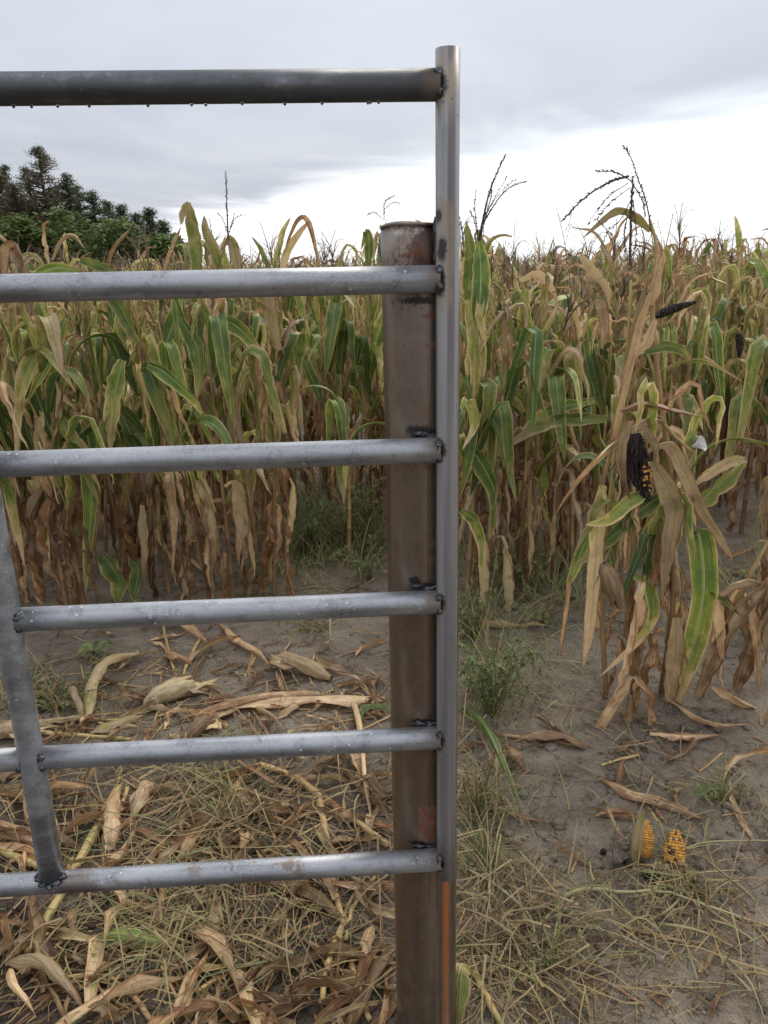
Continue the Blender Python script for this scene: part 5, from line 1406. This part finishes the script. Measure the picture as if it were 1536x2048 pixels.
straw('dry_straw', [(250, 1620, 220, 70, 230), (480, 1640, 140, 60, 200), (320, 1900, 260, 80, 330), (600, 1750, 120, 150, 176), (980, 1830, 70, 120, 260), (1060, 1950, 90, 70, 176), (1400, 1850, 120, 60, 159),
                    (1250, 1560, 160, 50, 67), (500, 1450, 240, 40, 109), (950, 1550, 30, 70, 75), (1300, 1990, 180, 40, 67), (200, 1390, 120, 40, 67), (560, 1160, 200, 40, 109), (1150, 1440, 130, 40, 75), (1400, 1200, 100, 60, 67)],
      'loose dry straw and grass stems matted over the mud', 'straw', .52, (.08, .36), (.0009, .0026), .03)
straw('cut_grass', [(440, 1600, 40, 60, 200), (420, 1830, 70, 60, 156), (330, 1860, 60, 40, 96), (1350, 1760, 60, 50, 72), (960, 1700, 30, 100, 84), (120, 1360, 70, 40, 54), (1130, 1820, 60, 40, 60), (640, 1120, 90, 30, 54), (1450, 1580, 60, 30, 24)],
      'wilted green-grey grass lying in tufts on the litter', 'grass', .82, (.04, .26), (.0010, .0036), .04)
straw('chaff', [(300, 1650, 260, 120, 1700), (350, 1930, 280, 80, 1300), (1000, 1850, 60, 130, 900), (1250, 1650, 220, 160, 900), (1300, 1950, 180, 70, 700), (500, 1380, 230, 80, 900), (1150, 1300, 220, 100, 600), (500, 1180, 250, 40, 500)],
      'fine chaff and broken bits of leaf strewn on the mud', 'chaff', .35, (.006, .035), (.0008, .0026), .006, 0)


def clods(n):
    import bmesh
    bm = bmesh.new(); bmesh.ops.create_icosphere(bm, subdivisions=1, radius=1.0); bv = np.array([v.co[:] for v in bm.verts]); bf = [[v.index for v in f.verts] for f in bm.faces]; bm.free()
    mb = MB()
    for k in range(n):
        c = gp(GR.uniform(-100, 1640), GR.uniform(1150, 2060) if k % 3 else GR.uniform(1450, 2060))
        if (c.x - POST.x) ** 2 + (c.y - POST.y) ** 2 < .08 ** 2: continue
        r_ = abs(GR.gauss(0, .008)) + .003
        V = bv * np.array([r_ * GR.uniform(.8, 1.5), r_ * GR.uniform(.8, 1.5), r_ * GR.uniform(.4, .8)]) * (1 + np.array([GR.uniform(-.25, .25) for _ in bv]))[:, None]
        mb.add(rotz(V, GR.random() * 6) + np.array(c), bf, (.5, 0, 0))
    ob = link('mud_crumbs', mb.mesh('mud_crumbs', ground_m)); tag(ob, 'small crumbs and lumps of mud strewn over the ground', 'mud', None, 'stuff')


clods(1500)

# ------------------------------------------------------------------ weeds
def blades(name, blobs, label, tint, ln, wd):
    V, Q_, T, k = [], [], [], 0
    for px, py, sx, sy, n in blobs:
        for i in range(n):
            c = gp(GR.gauss(px, sx), GR.gauss(py, sy)); l = GR.uniform(*ln); a = GR.random() * 6.28; w_ = GR.uniform(*wd); th = GR.uniform(.05, .7); dth = GR.uniform(.3, 2.0); tt = GR.gauss(tint, .25)
            p = np.array(c) - np.array([0, 0, .004]); m = 6
            for j in range(m):
                f = j / (m - 1)
                if j: q = th + dth * f; p = p + np.array([math.sin(q) * math.cos(a), math.sin(q) * math.sin(a), math.cos(q)]) * l / m; p[2] = max(p[2], gz(p[0], p[1]) + .003)
                e = np.array([-math.sin(a), math.cos(a), 0]) * w_ * (1 - .85 * f)
                V += [p + e, p - e]; T += [(tt, 0, 0)] * 2
                if j: Q_.append([k + 2 * j - 2, k + 2 * j - 1, k + 2 * j + 1, k + 2 * j])
            k += 2 * m
    ob = link(name, big_mesh(name, np.array(V), np.array(Q_), np.array(T), np.zeros((len(V), 3)), [weed_m])); tag(ob, label, 'grass', None, 'stuff')


blades('wild_grass', [(640, 1085, 60, 28, 800), (715, 1070, 40, 30, 650), (600, 1040, 40, 20, 300), (680, 1010, 50, 20, 300), (560, 1130, 40, 20, 130), (1030, 1130, 50, 35, 260), (1110, 1180, 60, 30, 160), (960, 1230, 30, 50, 160), (1470, 1200, 60, 40, 150), (990, 1400, 45, 30, 200),
                      (120, 1400, 50, 30, 110), (1090, 1330, 60, 40, 90), (300, 1160, 150, 15, 120), (560, 1190, 90, 15, 90), (960, 1660, 20, 60, 150), (1450, 1580, 50, 40, 30), (420, 1600, 60, 60, 70)],
       'thin wild grass growing up between the weeds and the corn', .55, (.05, .26), (.0010, .0032))


def weed(px, py, hgt, spread, n_st, n_lf, tint, label, seed, lsz=.022, lw=.35, dirx=0, name='weed'):
    n_st, n_lf, lsz, spread, hgt = int(n_st * 1.7), int(n_lf * .95), lsz * 1.05, spread * 1.3, hgt * .9
    r = random.Random(seed); c = gp(px, py); root = empty(name, c); tag(root, label, 'weed'); fm_ = MB()
    for k in range(n_st):
        a = r.random() * 6.28; up_ = r.uniform(.5, 1); d = np.array([math.cos(a) * spread * r.uniform(.3, 1) + dirx, math.sin(a) * spread * r.uniform(.3, 1) * .6, hgt * up_])
        P = smooth_path([(0, 0, -.005), d * np.array([.35, .35, .6]) + np.array([r.gauss(0, .015), r.gauss(0, .015), 0]), d * np.array([.75, .75, .95]), d * np.array([1, 1, r.uniform(.7, 1)])], 10)
        sm = MB(); V, F = tube(P, np.linspace(.0028, .0010, 10), 5); sm.add(V, F, (r.uniform(.6, 1.0), 0, 0)); link('stem', sm.mesh('stem', weed_m), root)
        T = np.gradient(P, axis=0)
        for q in range(n_lf):
            f = r.uniform(.12, 1) * 9; i = min(int(f), 8); p = P[i] + (P[i + 1] - P[i]) * (f - i); t = T[i] / np.linalg.norm(T[i])
            e = np.array([r.gauss(0, 1), r.gauss(0, 1), r.gauss(-.1, .6)]); e /= np.linalg.norm(e); e = e * .8 + t * .4; s = np.cross(e, (0.1, 0, 1)); s /= np.linalg.norm(s) + 1e-9; l = lsz * r.uniform(.5, 1.3); w_ = l * lw
            fm_.add([p, p + e * l * .45 + s * w_ * .5, p + e * l - np.array([0, 0, l * .2]), p + e * l * .45 - s * w_ * .5 + np.array([0, 0, -.1 * l])], [[0, 1, 2, 3]], (tint + .1 + r.uniform(-.4, .4), 0, 0))
    ob = link('foliage', fm_.mesh('foliage', weed_m, False), root); ob['kind'] = 'stuff'
    return root


weed(985, 1435, .36, .15, 15, 75, .45, 'grey-green bushy weed on the mud just right of the end pipe', 1, .020, .38)
weed(950, 1290, .30, .16, 12, 60, .45, 'grey-green weed behind the end pipe below the corn edge', 2, .020)
weed(1045, 1180, .34, .26, 12, 45, .5, 'thin sprawling weed under the corn right of the post', 3, .022, .3)
weed(1090, 1250, .18, .26, 9, 26, .7, 'wiry yellowing weed between the post and the near clump', 4, .020, .25)
weed(600, 1110, .42, .30, 15, 55, .35, 'tangled green weed in the gap left of the post', 5, .032, .28)
weed(700, 1090, .48, .24, 14, 55, .35, 'dense green weed in the gap beside the post', 6, .034, .28)
weed(520, 1160, .16, .24, 9, 40, .45, 'low weed spreading at the foot of the front row', 7, .018)
weed(740, 1160, .24, .18, 8, 45, .35, 'small weed half hidden by the post', 8, .022)
weed(640, 1260, .06, .22, 8, 45, .55, 'flat creeping weed on the mud under the fourth rail', 9, .016)
weed(110, 1420, .10, .16, 8, 40, .50, 'dark low weed beside the inner upright', 10, .020)
weed(230, 1330, .08, .14, 6, 36, .75, 'reddish low weed near the green rosette', 11, .016)
weed(1500, 1290, .26, .16, 9, 40, .40, 'green weed behind the leaning stalk at the right edge', 13, .024)
weed(1080, 1940, .10, .20, 12, 40, .85, 'withered brown weed lying right of the post foot', 14, .014)
weed(960, 1640, .26, .10, 10, 50, .92, 'withered feathery weed close to the end pipe', 15, .012, .3)
weed(1390, 1790, .05, .16, 9, 50, .80, 'withered weed heap under the arching pale stem', 16, .014)
weed(1440, 1600, .08, .10, 6, 14, .35, 'few green blades on the mud at the right', 17, .04, .12)
blades('weed_tangle', [(630, 1100, 55, 25, 260), (710, 1085, 40, 25, 240), (660, 1040, 50, 20, 200), (1020, 1150, 50, 30, 160), (1110, 1200, 60, 30, 90), (980, 1320, 35, 50, 110), (1490, 1180, 40, 40, 70)],
       'tangle of long arching yellow-green weed stems in the gap and along the field edge', .72, (.25, .60), (.0016, .0050))
# green rosette
c = gp(188, 1312); root = empty('green_rosette', c); tag(root, 'bright green star-shaped seedling rosette on the mud', 'seedling')
for k in range(8):
    a = k * .785 + GR.uniform(-.2, .2); ln = GR.uniform(.07, .10); P = np.stack([np.cos(a) * np.linspace(.004, ln, 8), np.sin(a) * np.linspace(.004, ln, 8), .012 + .03 * np.sin(np.linspace(0, 2.6, 8))], -1); s = np.linspace(0, 1, 8)
    V, F, T, L = ribbon(P, .022, (-math.sin(a), math.cos(a), 0), 2, .3, .05, 0, .10, .05, 0, None, 0, np.sin(np.clip(s * .95 + .05, 0, 1) * math.pi) ** .7 + .03, 0, GR); link('leaf', mk_mesh('rosette_leaf', V, F, leaf_m, T, L), root)
